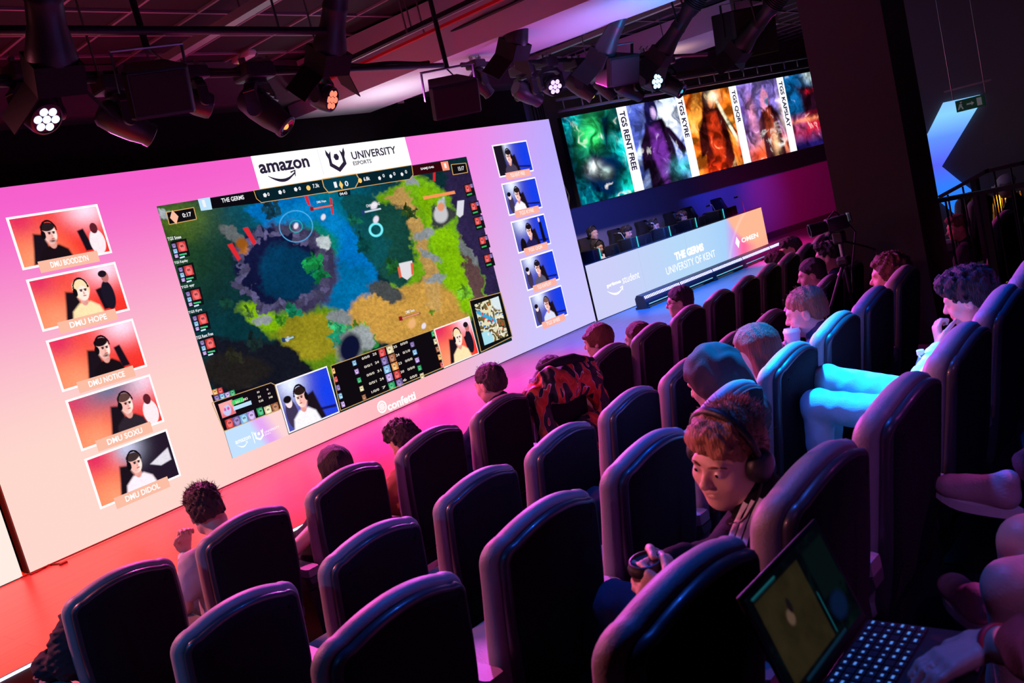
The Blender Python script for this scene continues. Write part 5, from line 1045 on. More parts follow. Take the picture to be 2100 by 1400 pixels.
def person(label, frame, head, yaw=0, pitch=.1, roll=0, hair='short', hc=(.02, .012, .01), sk=(.55, .33, .25), top=(.03, .03, .035), legs=(.02, .025, .04), arms=None, sleeves='long', h=.009, hh=.006,
           hip=(0, .36, .53), group=None, vol=1., amp=.004, tufts=0, tl=.03, shoes=None, jaw=1., neckk=1., legpose=None, folds=.004, shirt='shirt', hands=True, hsc=(60, 60, 8), fat=1., sh=(.185, 0), fr=(90, 60, 40), ears=True, scale=1.):
    """frame = function from seat coordinates to the room; every joint below is in seat coordinates"""
    o0 = frame(0, 0, 0); ex = frame(1, 0, 0)-o0; ey = frame(0, 1, 0)-o0; RF = np.stack([ex, ey, [0, 0, 1.]], 1); W = lambda p: frame(*p)
    head = np.array(head, float); hip = np.array(hip, float); t = thing('person', label, 'person', frame(hip[0], hip[1], 0), 0, group)
    Rh = RF@eul(yaw, pitch, roll); Hw = W(head); nb = head+eul(yaw*.3, pitch*.6, roll*.7)@np.array([0, -.045, -.155])     # neck base
    ch = nb+(hip-nb)*.32; ch[1] -= .0; sl = nb+np.array([-sh[0], 0, -.055-sh[1]]); sr = nb+np.array([sh[0], 0, -.055+sh[1]])
    if arms is None: arms = [((-.25, hip[1]+.02, .66), (-.15, hip[1]+.26, .62)), ((.25, hip[1]+.02, .66), (.13, hip[1]+.26, .62))]
    A = [(sl, np.array(arms[0][0], float), np.array(arms[0][1], float)), (sr, np.array(arms[1][0], float), np.array(arms[1][1], float))]
    pts = [head+np.array([0, 0, .15]), hip, sl, sr]+[q for a in A for q in a]; pw = np.array([W(p) for p in pts]); lo, hi = pw.min(0)-.22, pw.max(0)+.22
    def torso(F, g):
        F.frame(RF, o0*np.array([1, 1, 0])+np.array([0, 0, o0[2]])); f = fat
        F.cap(hip+np.array([-.085, 0, .02]), hip+np.array([.085, 0, .02]), .105*f+g, k=0); F.cap(hip+np.array([-.06, 0, .12]), hip+np.array([.06, 0, .12]), .095*f+g, k=.08)
        F.cap(ch+np.array([-.085, 0, 0]), ch+np.array([.085, 0, 0]), .098*f+g, k=.09); F.cap(sl, sr, .052+g, k=.06); F.cap(nb+np.array([0, -.01, -.03]), nb+np.array([0, 0, .0]), .068+g*.3, .052, k=.05)
    # skin
    F = Field(lo, hi, h); F.frame(Rh, Hw); head_sdf(F, jaw, fine=h < .0075, ears=ears); F.frame(RF, o0); F.cap(head+eul(yaw*.5, pitch*.8, roll)@np.array([0, -.02, -.06]), nb+np.array([0, 0, -.01]), .050*neckk, .056*neckk, k=.025)
    torso(F, -.016)
    for i, (s_, e, w_) in enumerate(A):
        F.cap(s_, e, .043, .036, k=.03); F.cap(e, w_, .036, .025, k=.015)
        if hands:
            ar = arms[i]; fd = ar[2] if len(ar) > 2 else nz(w_-e); pn = ar[3] if len(ar) > 3 else (0, 0, -1.); cu = ar[4] if len(ar) > 4 else .45; hand_sdf(F, w_, fd, pn, cu, (-1 if i == 0 else 1)*(ar[5] if len(ar) > 5 else 1))
    body = F.mesh('body', skin(sk), t)
    # shirt
    F = Field(lo, hi, max(h*1.25, .009)); torso(F, .006)
    for s_, e, w_ in A:
        if sleeves == 'long': F.cap(s_, e, .060, .050, k=.035); F.cap(e, e+(w_-e)*.92, .050, .037, k=.02)
        elif sleeves == 'short': F.cap(s_, s_+(e-s_)*.62, .062, .058, k=.035)
        else: F.cap(s_, s_+(e-s_)*.1, .055, .05, k=.03)
    F.frame(RF, o0); nd = nz(head-nb); F.cap(nb-nd*.03, nb+nd*(.012 if shirt == 'shirt' else .04), .076*neckk, .066*neckk, k=.04)
    F.frame(np.eye(3), np.zeros(3)).noise(folds, (26, 22, 30), len(label)); sho = F.mesh(shirt, cloth(top), t)
    # trousers
    K = legpose or [((-.10, hip[1]+.44, .53), (-.11, hip[1]+.46, .08)), ((.10, hip[1]+.44, .53), (.11, hip[1]+.46, .08))]
    q = np.array([W(p) for pr in K for p in pr]+[W(hip)]); F = Field(q.min(0)-.17, q.max(0)+.17, max(.012, h*1.4)); F.frame(RF, o0)
    F.cap(hip+np.array([-.07, 0, -.01]), hip+np.array([.07, 0, -.01]), .108, k=0)
    for i, (kn, an) in enumerate(K): F.cap(hip+np.array([(-.09, .09)[i], 0, -.01]), kn, .088, .066, k=.05); F.cap(kn, an, .064, .048, k=.03)
    F.frame(np.eye(3), np.zeros(3)).noise(folds, (22, 30, 26), 5); F.mesh('trousers', cloth(legs), t)
    for i, (kn, an) in enumerate(K):
        an = np.array(an); F = Field(W(an)-.22, W(an)+.22, .012 if shoes is None else .007); F.frame(RF, o0); F.cap(an+np.array([0, -.03, -.045]), an+np.array([0, .14, -.052]), .040, .034, k=.01); F.ell(an+np.array([0, 0, -.02]), (.045, .06, .05), .03); F.mesh('shoe', cloth(shoes or (.02, .02, .02)), t)
    if hair: build_head_parts(t, Hw, Rh, hair, hc, hh, vol, amp, seed=len(label), tufts=tufts, tl=tl, hsc=hsc, fr=fr)
    t['_h'] = 0; del t['_h']
    return t, Hw, Rh, W, nb, body, sho
def seat_fr(r, i): return lambda x, y, z: L(r, i, x, y, z)
def head_from_px(r, i, px, hy):
    """seat coordinates of a head seen at px, sitting hy in front of the seat back"""
    x, y, z, t = chair_frame(r, i); n = np.array([-math.sin(t), math.cos(t), 0]); P = at_plane(px[0], px[1], (x+n[0]*hy, y+n[1]*hy, 0), n); d = P-np.array([x, y, z]); return (d[0]*math.cos(t)+d[1]*math.sin(t), -d[0]*math.sin(t)+d[1]*math.cos(t), d[2])
def glasses(t, H, R, m=None):
    m = m or M['steel']; g = MB(); P = lambda x, y, z: H+R@np.array([x, y, z])
    for s in (-1, 1):
        g.tube([P(s*.032+.021*math.cos(a), .099-.004*abs(math.cos(a)), .004+.016*math.sin(a)) for a in np.linspace(0, 2*math.pi, 15)], .0016, 5); g.tube([P(s*.053, .096, .008), P(s*.074, .06, .010), P(s*.079, -.004, .006), P(s*.079, -.014, -.008)], .0016, 5)
    g.tube([P(-.011, .1, .006), P(0, .104, .008), P(.011, .1, .006)], .0016, 5); return g.build('glasses', m, t)
def headset(t, H, R, mic=True, sc=1.):
    P = lambda x, y, z: H+R@(np.array([x, y, z])*sc)
    hs = MB(); hs.tube([P(.094*math.cos(a), .0+.022*math.sin(a), .02+.122*math.sin(a)) for a in np.linspace(-.15, math.pi+.15, 22)], [.007+.006*math.sin(q) for q in np.linspace(0, math.pi, 22)], 8); o = hs.build('headband', M['black'], t, smooth=True)
    for s in (-1, 1):
        b = MB(); ax = R@np.array([s*1., 0, 0]); b.lathe([(0, -.020*sc), (.034*sc, -.020*sc), (.042*sc, -.012*sc), (.043*sc, .004*sc), (.036*sc, .018*sc), (.02*sc, .024*sc), (0, .025*sc)], P(s*.088, -.008, -.006), ax, 22); b.build('ear_cup', M['black'], t, smooth=True)
    if mic: b = MB(); b.tube([P(-.098, .0, -.03), P(-.108, .05, -.06), P(-.102, .095, -.085), P(-.085, .118, -.100)], .0030, 6); b.cyl(P(-.088, .116, -.098), P(-.070, .124, -.104), .008, n=10); b.build('microphone_boom', M['black'], t, smooth=True)
# ---- front row
hp = lambda r, i, px, hy=.30: head_from_px(r, i, px, hy)
H = hp('A', 1, (425, 1048), .42); person('person with messy dark hair resting their head on one hand, white wristband, grey shirt', seat_fr('A', 1), H, yaw=.35, pitch=.5, roll=-.1, hair='messy', hc=(.035, .016, .012), vol=1.04, amp=.006, tufts=420, tl=.022, top=(.42, .40, .42), sleeves='short', h=.007, hh=.005, hip=(0, .34, .53),
    arms=[((-.27, .34, .64), (-.13+H[0]*.6, .50, H[2]-.16), (.2, -.1, 1), (0, -1, 0), .9), ((.25, .36, .66), (.1, .58, .62))], sh=(.175, 0))
p1 = bpy.data.objects['person']; wr = np.array([-.13+H[0]*.6, .50, H[2]-.16]); el = np.array([-.27, .34, .64]); b = MB(); c0 = wr+(el-wr)*.12; b.lathe([(.031, -.012), (.034, -.012), (.034, .012), (.031, .012)], L('A', 1, *c0), L('A', 1, *wr)-L('A', 1, *el), 16); b.build('wristband', mat('paper_wristband', (.7, .7, .72), .6), p1)
H = hp('A', 2, (687, 962), .34); person('person with long straight dark hair in a black sleeveless top', seat_fr('A', 2), H, pitch=.12, hair='long', hc=(.015, .008, .008), amp=.0022, top=(.015, .015, .018), sleeves='none', h=.008, arms=[((-.27, .30, .66), (-.28, .50, .63)), ((.25, .32, .66), (.1, .55, .62))], sh=(.165, 0), hsc=(70, 70, 3), fr=(120, 60, 6))
H = hp('A', 3, (830, 905), .42); person('person with curly dark hair leaning left in a brown shirt', seat_fr('A', 3), H, yaw=-.05, pitch=.35, roll=-.15, hair='curly', hc=(.02, .01, .014), amp=.009, tufts=160, tl=.018, top=(.28, .12, .06), sleeves='short', h=.008, hip=(-.02, .34, .53))
H = hp('A', 4, (1005, 787), .26); person('person with short dark hair wearing a navy coat with a stand-up collar', seat_fr('A', 4), H, yaw=-.1, pitch=.15, hair='short', hc=(.02, .012, .012), amp=.003, tufts=60, tl=.012, top=(.02, .025, .06), shirt='coat', h=.007, hip=(-.03, .34, .53), sh=(.2, .0), fat=1.1)
H = hp('A', 5, (1128, 768), .40); p5 = person('person with a dark bob and glasses beside the flame patterned jacket', seat_fr('A', 5), H, yaw=-.35, pitch=.15, hair='bob', hc=(.018, .008, .014), amp=.0025, top=(.03, .02, .03), h=.008, sh=(.17, 0), fr=(120, 60, 6)); glasses(p5[0], p5[1], p5[2])
H = hp('A', 6, (1226, 700), .30); person('person with a red brown bowl haircut in a black top, face turned left', seat_fr('A', 6), H, yaw=-.32, pitch=.1, hair='bowl', hc=(.16, .045, .02), amp=.0025, top=(.02, .018, .022), h=.008, hip=(-.05, .36, .53), sh=(.19, 0), jaw=1.05, sk=(.6, .36, .28))
H = hp('A', 7, (1308, 694), .32); p7 = person('person with long red hair and glasses, low between two seats', seat_fr('A', 7), H, yaw=-.2, pitch=.15, hair='long', hc=(.12, .03, .02), amp=.0025, top=(.05, .02, .03), h=.009, sh=(.16, 0), hsc=(70, 70, 3), fr=(120, 60, 6)); glasses(p7[0], p7[1], p7[2])
H = hp('A', 8, (1393, 619), .28); p8 = person('round faced person with short dark hair and glasses in a dark red shirt', seat_fr('A', 8), H, yaw=-.5, pitch=.0, hair='short', hc=(.02, .01, .016), amp=.003, vol=1.03, top=(.10, .02, .04), h=.007, jaw=1.18, neckk=1.2, fat=1.15, sk=(.62, .38, .32)); glasses(p8[0], p8[1], p8[2], M['black'])
H = hp('A', 12, (1592, 540), .42); person('person mostly hidden behind a seat, only dark hair showing', seat_fr('A', 12), H, pitch=.3, hair='messy', hc=(.02, .014, .014), h=.012, hh=.008)
H = hp('A', 13, (1622, 512), .26); p13 = person('curly haired person with silver glasses looking left at the far front', seat_fr('A', 13), H, yaw=-.5, pitch=.15, hair='curly', hc=(.02, .014, .02), amp=.006, top=(.03, .02, .03), h=.009); glasses(p13[0], p13[1], p13[2])
# ---- second row
H = hp('B', 9, (1664, 564), .24); p9 = person('bearded person with slicked hair in a grey hoodie, face in profile', seat_fr('B', 9), H, yaw=-.4, pitch=.12, hair='short', hc=(.02, .012, .014), amp=.003, top=(.16, .12, .13), shirt='hoodie', h=.008, hip=(0, .30, .53))
def beard(t, H, R, hc, h=.006):
    F = Field(H-.2, H+.2, h); F.frame(R, H); F.ell((0, .028, -.066), (.060, .066, .060), 0); F.ell((0, .06, -.10), (.034, .032, .034), .02); F.fn((-.2, -.2, -.2), (.2, .2, .2), lambda x, y, z: np.maximum(z+.040+.25*np.abs(x)*-1, -.01-y), op='and'); F.ell((0, .1, -.056), (.018, .02, .006), .004, 'sub'); F.frame(np.eye(3), np.zeros(3)).noise(.0025, (140, 140, 140)); return F.mesh('beard', hairm(hc), t)
beard(p9[0], p9[1], p9[2], (.05, .02, .015))
H = hp('B', 10, (1698, 527), .24); person('person with a faded haircut and thick dark curls on top, navy jacket', seat_fr('B', 10), H, yaw=-.2, pitch=.05, hair='fade', hc=(.014, .01, .012), amp=.008, top=(.02, .03, .07), h=.009, hip=(0, .30, .53))
# ---- third row
H = hp('C', 3, (1459, 782), .26); t3 = person('person in a quilted coat with the grey brown hood pulled up', seat_fr('C', 3), H, yaw=-.1, pitch=.3, hair=None, top=(.10, .06, .07), shirt='coat', h=.008, folds=.006, fat=1.2, sh=(.2, 0), hip=(0, .32, .53))
F = Field(t3[1]-.26, t3[1]+.24, .006); F.frame(t3[2], t3[1]); F.ell((0, -.03, .035), (.108, .128, .125), 0); F.cap((0, -.06, -.04), (0, -.06, -.17), .10, .12, k=.06); F.ell((0, .11, -.01), (.075, .09, .10), .02, 'sub'); F.frame(np.eye(3), np.zeros(3)).noise(.007, (24, 20, 16), 3); F.mesh('hood', cloth((.055, .038, .04)), t3[0])
H = hp('C', 4, (1548, 722), .30); t4 = person('person with long auburn hair wearing a light blue top', seat_fr('C', 4), H, yaw=-.15, pitch=.15, hair='long', hc=(.20, .035, .02), amp=.003, top=(.35, .42, .60), h=.008, sh=(.17, 0), hsc=(70, 70, 3), fr=(120, 60, 6), vol=1.03)
H = hp('C', 5, (1652, 640), .30); t5 = person('boy with short ginger hair drinking through a straw from a paper cup', seat_fr('C', 5), H, yaw=-.3, pitch=.22, hair='short', hc=(.26, .12, .06), amp=.003, tufts=120, tl=.012, top=(.07, .08, .16), shirt='jacket', h=.0065, hh=.005, hip=(0, .30, .53), sk=(.62, .40, .33), sh=(.17, 0),
    arms=[((-.26, .46, .72), (H[0]-.16, H[1]+.10, H[2]-.22), (-.1, .3, 1), (.9, .1, -.1), .75), ((.22, .42, .70), (H[0]+.06, H[1]+.16, H[2]-.24), (-.6, .1, .8), (-.7, -.2, 0), .6)])
# cup with straw
def paper_cup(name, c, r, hgt, m, label, lid, straw=None, ax=(0, 0, 1)):
    t = thing(name, label, 'cup', c); ax = nz(ax); c = np.array(c, float); b = MB(); b.lathe([(0, 0), (r*.76, 0), (r*.78, .004), (r, hgt-.004), (r*1.05, hgt), (r*.97, hgt+.001)], c, ax, 24); b.build('cup_body', m, t, smooth=True)
    b = MB(); b.lathe([(r*1.06, hgt-.004), (r*1.07, hgt+.006), (r*.98, hgt+.012), (r*.92, hgt+.020), (r*.84, hgt+.021), (r*.82, hgt+.014), (0, hgt+.014)], c, ax, 24); b.build('lid', lid, t, angle=40)
    if straw is not None: b = MB(); b.tube([c+ax*(hgt-.02), c+ax*(hgt+.03), straw], .0038, 8); b.build('straw', M['white'], t, smooth=True)
    return t
PINKC = mat('paper_cup_print', (.75, .70, .70), .55); cH = t5[1]; mouth = cH+t5[2]@np.array([0, .10, -.056]); cp = atD(1628, 722, float((cH-CAM)@CF)-.02)
paper_cup('drink_cup', cp, .042, .105, PINKC, 'pale paper cup with a red rimmed lid and a straw held by the boy', mat('cup_lid', (.8, .72, .74), .35), straw=mouth, ax=(.12, -.05, 1))
H = hp('C', 7, (1822, 566), .24); t7 = person('person with shoulder length wavy brown hair in a pale jacket by the pillar', seat_fr('C', 7), H, yaw=-.3, pitch=.05, hair='wavy', hc=(.10, .035, .022), amp=.009, vol=1.16, top=(.42, .30, .30), shirt='jacket', h=.009, sh=(.19, 0), hip=(-.05, .28, .53), tufts=90, tl=.03)

# ---- flame patterned jacket draped over the back of an empty front seat
def flame_mat():
    m = mat('flame_print', (.02, .015, .015), .6, sheen=.1); nt = m.node_tree; b = nt.nodes['Principled BSDF']; N = nt.nodes.new; Lk = nt.links.new
    tc = N('ShaderNodeTexCoord'); n = N('ShaderNodeTexNoise'); n.inputs['Scale'].default_value = 4.2; n.inputs['Detail'].default_value = .6; n.inputs['Distortion'].default_value = 1.6
    mp = N('ShaderNodeMapping'); mp.inputs['Scale'].default_value = (2.2, 2.2, .9); Lk(tc.outputs['Object'], mp.inputs[0]); Lk(mp.outputs[0], n.inputs['Vector'])
    cr = N('ShaderNodeValToRGB'); cr.color_ramp.interpolation = 'CONSTANT'; cr.color_ramp.elements[0].color = (.012, .01, .012, 1); cr.color_ramp.elements[1].position = .50; cr.color_ramp.elements[1].color = (.75, .65, .6, 1)
    for p_, c_ in ((.508, (.62, .05, .015, 1)), (.60, (.75, .12, .02, 1)), (.64, (.62, .05, .015, 1))): e = cr.color_ramp.elements.new(p_); e.color = c_
    Lk(n.outputs['Fac'], cr.inputs[0]); Lk(cr.outputs[0], b.inputs['Base Color']); return m
t = thing('flame_jacket', 'black jacket with red orange flames draped over a front row seat back', 'jacket', L('A', 5, 0, 0, 0))
o0 = L('A', 5, 0, 0, 0); RA = np.stack([L('A', 5, 1, 0, 0)-o0, L('A', 5, 0, 1, 0)-o0, [0, 0, 1.]], 1)
F = Field(o0+np.array([-.55, -.3, .3]), o0+np.array([.5, .45, 1.35]), .009); F.frame(RA, o0)
F.cap((-.16, .01, .98), (.17, .01, .96), .075, k=0); F.cap((-.16, -.03, .90), (.17, -.03, .88), .075, k=.06); F.cap((-.15, -.02, .62), (.18, -.01, .60), .06, k=.09); F.cap((-.14, -.03, .50), (.12, -.03, .44), .05, k=.09)
F.cap((-.17, .02, .99), (-.27, .06, .92), .075, .07, k=.05); F.cap((-.27, .05, .92), (-.27, .04, .60), .068, .06, k=.05); F.cap((-.27, .04, .60), (-.20, .02, .46), .06, .05, k=.04); F.cap((.19, .0, .95), (.27, .0, .72), .07, .055, k=.05); F.cap((.27, .0, .72), (.24, -.02, .45), .055, .05, k=.04)
F.frame(np.eye(3), np.zeros(3)).noise(.012, (20, 18, 12), 4); F.noise(.004, (60, 50, 40), 2); j = F.mesh('jacket_body', flame_mat(), t)
b = MB(); b.tube([o0+RA@np.array(p) for p in ((-.20, .05, 1.06), (-.08, -.01, 1.075), (.06, -.03, 1.06), (.20, -.02, 1.0), (.30, .0, .90))], [.022, .03, .032, .030, .02], 10); b.build('collar', cloth((.02, .018, .02)), t, smooth=True)
b = MB(); V, Fc = text_geo('RACING', .03); b.add([o0+RA@np.array([-.14+.26*x, -.0-.035-.03*y*0, 1.055-.02*x*2+.03*y-.015]) for x, y in V], Fc)
# ---- slumped dark jacket / sleeper in the first seat
o0 = L('A', 0, 0, 0, 0); RA = np.stack([L('A', 0, 1, 0, 0)-o0, L('A', 0, 0, 1, 0)-o0, [0, 0, 1.]], 1)
t = thing('padded_jacket', 'dark padded jacket slumped over the left armrest of the first front row seat', 'jacket', o0)
F = Field(o0+np.array([-.6, -.1, .45]), o0+np.array([.35, .75, 1.15]), .008); F.frame(RA, o0); F.cap((-.20, .24, .74), (-.05, .24, .60), .10, .14, k=0); F.cap((-.24, .25, .66), (-.29, .37, .665), .055, .05, k=.06); F.cap((-.18, .24, .80), (-.16, .25, .86), .062, .05, k=.06); F.cap((-.30, .36, .665), (-.22, .44, .66), .05, .045, k=.04)
F.frame(np.eye(3), np.zeros(3)).noise(.008, (40, 36, 60), 2); F.mesh('jacket_body', cloth((.045, .035, .04)), t)
# ---- person with headphones in the nearest row
def toloc(r, i, P):
    x, y, z, a = chair_frame(r, i); d = np.array(P)-np.array([x, y, z]); return np.array([d[0]*math.cos(a)+d[1]*math.sin(a), -d[0]*math.sin(a)+d[1]*math.cos(a), d[2]])
H = np.array(hp('D', 1, (1492, 935), .30)); cupW = atD(1334, 1178, 2.02); cl = toloc('D', 1, cupW)
wl = toloc('D', 1, atD(1388, 1238, 1.93)); wr_ = cl+np.array([.085, .03, -.02])
t1 = person('person with tousled ginger hair and black headphones glancing back, track jacket with white stripes', seat_fr('D', 1), H, yaw=-1.42, pitch=.20, roll=-.22, hair='messy', hc=(.34, .15, .08), vol=1.0, amp=.0045, tufts=700, tl=.022, top=(.006, .006, .009), legs=(.035, .05, .10), shirt='track_jacket', h=.0055, hh=.004, sk=(.62, .40, .32), hip=(.0, .30, .53), sh=(.195, 0), folds=.005,
    arms=[((-.27, .30, .60), tuple(wl), nz(cl-wl)*.8+np.array([-.35, .1, .15]), nz(np.array([.35, .45, .15])), .85), ((.27, .40, .62), tuple(wr_), nz(np.array([-.9, .1, .2])), nz(np.array([-.2, -.9, .0])), .8)], legpose=[((-.13, .66, .60), (-.14, .74, .10)), ((.14, .72, .56), (.15, .78, .10))])
tP, tH, tR, tW, tnb, tbody, tsh = t1; headset(tP, tH, tR, True, 1.02)
hloc = lambda x, y, z: tH+tR@np.array([x, y, z])
for s in (-1, 1):
    b = MB(); b.lathe([(0.0117*math.sin(q), .0117*math.cos(q)) for q in np.linspace(0.01, math.pi-.01, 12)], hloc(s*.031, .0805, .0075), tR[:, 1], 16); e = b.build('eye', mat('eye_white', (.62, .58, .56), .15), tP, smooth=True)
    g = nz(tR[:, 1]+tR[:, 0]*.25*0-tR[:, 2]*.0); b = MB(); b.lathe([(.0052, .0106), (.003, .0117), (0, .0119)], hloc(s*.031, .0805, .0075), g, 14); b.build('iris', mat('iris_brown', (.02, .012, .01), .1), e, smooth=True)
    b = MB(); b.tube([hloc(s*x, y, z) for x, y, z in ((.012, .094, .028), (.026, .093, .033), (.042, .083, .032), (.052, .072, .025))], [.002, .0034, .003, .0012], 6); b.build('eyebrow', hairm((.16, .07, .04)), tP, smooth=True)
# white stripes over the shoulder and down the sleeve
def shoulder_pt(a, off):   # points along the top of the left shoulder in seat coordinates
    return a
sl = tnb+np.array([-.19, 0, -.055]); el = np.array([-.27, .30, .60])
import mathutils
from mathutils.bvhtree import BVHTree
me = tsh.data; mw = world_of(tsh); bv = BVHTree.FromPolygons([mw@v.co for v in me.vertices], [p.vertices[:] for p in me.polygons])
camv = Vector(CAM)
for k in range(3):
    b = MB(); q = []
    for tt in np.linspace(0, 1, 26):
        px = (1560-7*k*2.1+2, 1040) ; x0 = 1562-16*k; x1 = 1516-17*k; px = x0+(x1-x0)*tt+ -6*math.sin(tt*math.pi); py = 1022+4*k+(1160-1022)*tt; d = Vector(ray(px, py)).normalized(); r = bv.ray_cast(camv, d)
        if r[0] is not None: q.append((np.array(r[0]), np.array(r[1])))
    if len(q) > 3:
        V = []; 
        for i, (p, n) in enumerate(q):
            tg = nz(q[min(i+1, len(q)-1)][0]-q[max(i-1, 0)][0]); sd = nz(np.cross(tg, n)); V += [p+n*.002+sd*.0066, p+n*.004, p+n*.002-sd*.0066]
        b.add(V, [(3*i+j, 3*i+j+1, 3*i+j+4, 3*i+j+3) for i in range(len(q)-1) for j in (0, 1)]); b.build('white_stripe', cloth((.75, .75, .78)), tsh, smooth=True)
cupm = mat('brown_paper_cup', (.16, .07, .05), .6)
paper_cup('coffee_cup', cupW+np.array([0, 0, -.075]), .042, .10, cupm, 'brown takeaway coffee cup with a black lid held by the person with headphones', M['black'], ax=(-.10, -.04, 1))
b = MB(); wv = tW(wl); ew = tW((-.27, .30, .60)); d_ = nz(wv-ew); b.lathe([(.030, -.007), (.0325, -.007), (.0325, .007), (.030, .007)], wv-d_*.018, d_, 20); b.build('wristband', mat('red_wristband', (.8, .03, .06), .5), tP, smooth=True)
# ---- person in the pale hoodie, nearest row, hand on mouth, pale trousers stretched out
H = np.array(hp('D', 4, (1985, 612), .34)); mo = H+eul(-.12, .25)@np.array([-.0, .115, -.07]); wl2 = mo+np.array([-.075, .03, -.085])
PALE = (.62, .66, .64)
t4b = person('person with thick dark hair in a pale hoodie and pale trousers, hand covering the mouth', seat_fr('D', 4), H, yaw=-.15, pitch=.25, roll=-.05, hair='messy', hc=(.010, .009, .016), vol=1.12, amp=.009, tufts=500, tl=.022, top=PALE, legs=(.62, .66, .68), shirt='hoodie', h=.0065, hh=.005, sk=(.60, .38, .31), hip=(0, .30, .53), sh=(.20, 0), folds=.003, fat=1.1,
    arms=[((-.27, .40, .64), tuple(wl2), nz(np.array([.25, .1, 1.])), nz(np.array([.6, -.7, .1])), 1.0), ((.27, .40, .62), (.10, .56, .60))], legpose=[((-.12, .80, .62), (-.12, .86, .10)), ((.12, .84, .66), (.11, .92, .12))])
F = Field(t4b[1]-.3, t4b[1]+.2, .008); o0 = L('D', 4, 0, 0, 0); RA = np.stack([L('D', 4, 1, 0, 0)-o0, L('D', 4, 0, 1, 0)-o0, [0, 0, 1.]], 1); nb4 = t4b[4]
F.frame(RA, o0); F.cap(nb4+np.array([-.09, .03, .0]), nb4+np.array([-.02, -.08, .0]), .035, .045, k=0); F.cap(nb4+np.array([.09, .03, .0]), nb4+np.array([.02, -.08, .0]), .035, .045, k=.03); F.ell(nb4+np.array([0, -.10, -.03]), (.10, .05, .08), .04); F.frame(np.eye(3), np.zeros(3)).noise(.004, (30, 30, 30)); F.mesh('folded_hood', cloth(PALE), t4b[0])
# water bottle in the cup holder of the sixth seat
bc = L('D', 5, -.29, .475, .50); t = thing('water_bottle', 'clear plastic water bottle with a pale cap standing in a cup holder', 'bottle', bc)
GL = mat('clear_plastic', (.8, .9, 1.), .08, trans=.85); b = MB(); b.lathe([(0, 0), (.028, 0), (.032, .01), (.032, .06), (.030, .07), (.032, .08), (.032, .14), (.028, .165), (.014, .19), (.012, .2), (.012, .205)], bc, (0, 0, 1), 22); b.build('bottle_body', GL, t, smooth=True)
b = MB(); b.lathe([(0, .225), (.015, .225), (.0155, .222), (.0155, .204), (.012, .203)], bc, (0, 0, 1), 20); b.build('cap', M['white'], t); b = MB(); b.lathe([(.0326, .085), (.0326, .135)], bc, (0, 0, 1), 22); b.build('paper_label', mat('bottle_label', (.45, .5, .6), .5), t)
# ---- laptop and its user at the near right
LZ = 1.10; hr = atz(1775, 1265, LZ); hl = np.array([hr[0]-.335, hr[1]+.012, LZ]); ux = nz(hr-hl); uy = np.cross([0, 0, 1.], ux)
tr = atY(1690, 1085, hr[1]+.055); sv = nz(tr-hr); sv = sv-ux*np.dot(sv, ux); sv = nz(sv); SH = .215
t = thing('laptop', 'open laptop with a dim game on its tilted screen and lit blue keys', 'laptop', (hl+hr)/2-uy*.11)
n_ = nz(np.cross(ux, -uy)); W_ = .335; o = (hl+hr)/2
RB = np.stack([ux, uy, [0, 0, 1.]], 1); b = MB(); b.bbox(o-uy*.118-np.array([0, 0, .010]), (W_, .232, .018), .008, RB); base = b.build('keyboard_base', mat('laptop_grey', (.05, .05, .06), .35, .4), t, angle=40)
sn = nz(np.cross(ux, sv)); sn = sn if np.dot(sn, -uy) > 0 else -sn; RS = np.stack([ux, sv, np.cross(ux, sv)], 1); b = MB(); b.bbox(o+sv*SH/2, (W_, SH, .007), .003, RS); lid = b.build('screen_lid', M['black'], t, angle=40)
class LPX: pass
class LP:      # plane of the laptop screen
    P0 = o+sn*.0042; 
    def pt(s, u, v, off=0): return LP.P0+ux*u+sv*v+sn*off
m_s = vcol_emit('laptop_picture', .16); nx, ny = 90, 56; U_, V_ = np.meshgrid(np.linspace(-W_/2+.010, W_/2-.010, nx), np.linspace(SH-.010, .016, ny)); P = LP.P0+U_[..., None]*ux+V_[..., None]*sv
cv = Canvas(*np.meshgrid(np.linspace(0, 1.6, nx), np.linspace(0, 1, ny))); n0 = fbm(cv.X*5, cv.Y*5, 4, 3); cv.c[:] = srgb(14, 20, 34); cv.lay((n0-.5)*3, (20, 50, 50)); cv.poly([(.1, .1), (1.0, .1), (1.0, .92), (.1, .92)], (88, 76, 52), .02); cv.c *= (.6+.8*n0)[..., None]
cv.line(.1, .06, .55, .06, .02, (60, 190, 210)); cv.line(1.06, .5, 1.06, .9, .022, (50, 170, 190)); cv.line(.3, .97, 1.2, .97, .03, (40, 90, 130)); cv.ell(.5, .45, .05, .06, (190, 150, 130), .5); cv.ell(.56, .36, .03, .06, (50, 40, 50), .5); cv.poly([(1.12, .1), (1.58, .1), (1.58, .6), (1.12, .6)], (26, 46, 50), .03); cv.ell(1.3, .75, .12, .1, (30, 60, 120), .6)
ii = np.arange(nx*ny).reshape(ny, nx); ob = mkobj('screen_picture', P.reshape(-1, 3), np.stack([ii[:-1, :-1], ii[1:, :-1], ii[1:, 1:], ii[:-1, 1:]], -1).reshape(-1, 4), m_s, lid); at = ob.data.color_attributes.new('pic', 'FLOAT_COLOR', 'POINT'); c4 = np.ones((nx*ny, 4), np.float32); c4[:, :3] = cv.c.reshape(-1, 3); at.data.foreach_set('color', c4.ravel())
KEYM = mat('lit_keycap', (.03, .03, .04), .4); KEYG = EM(90, 150, 255, s=.8)
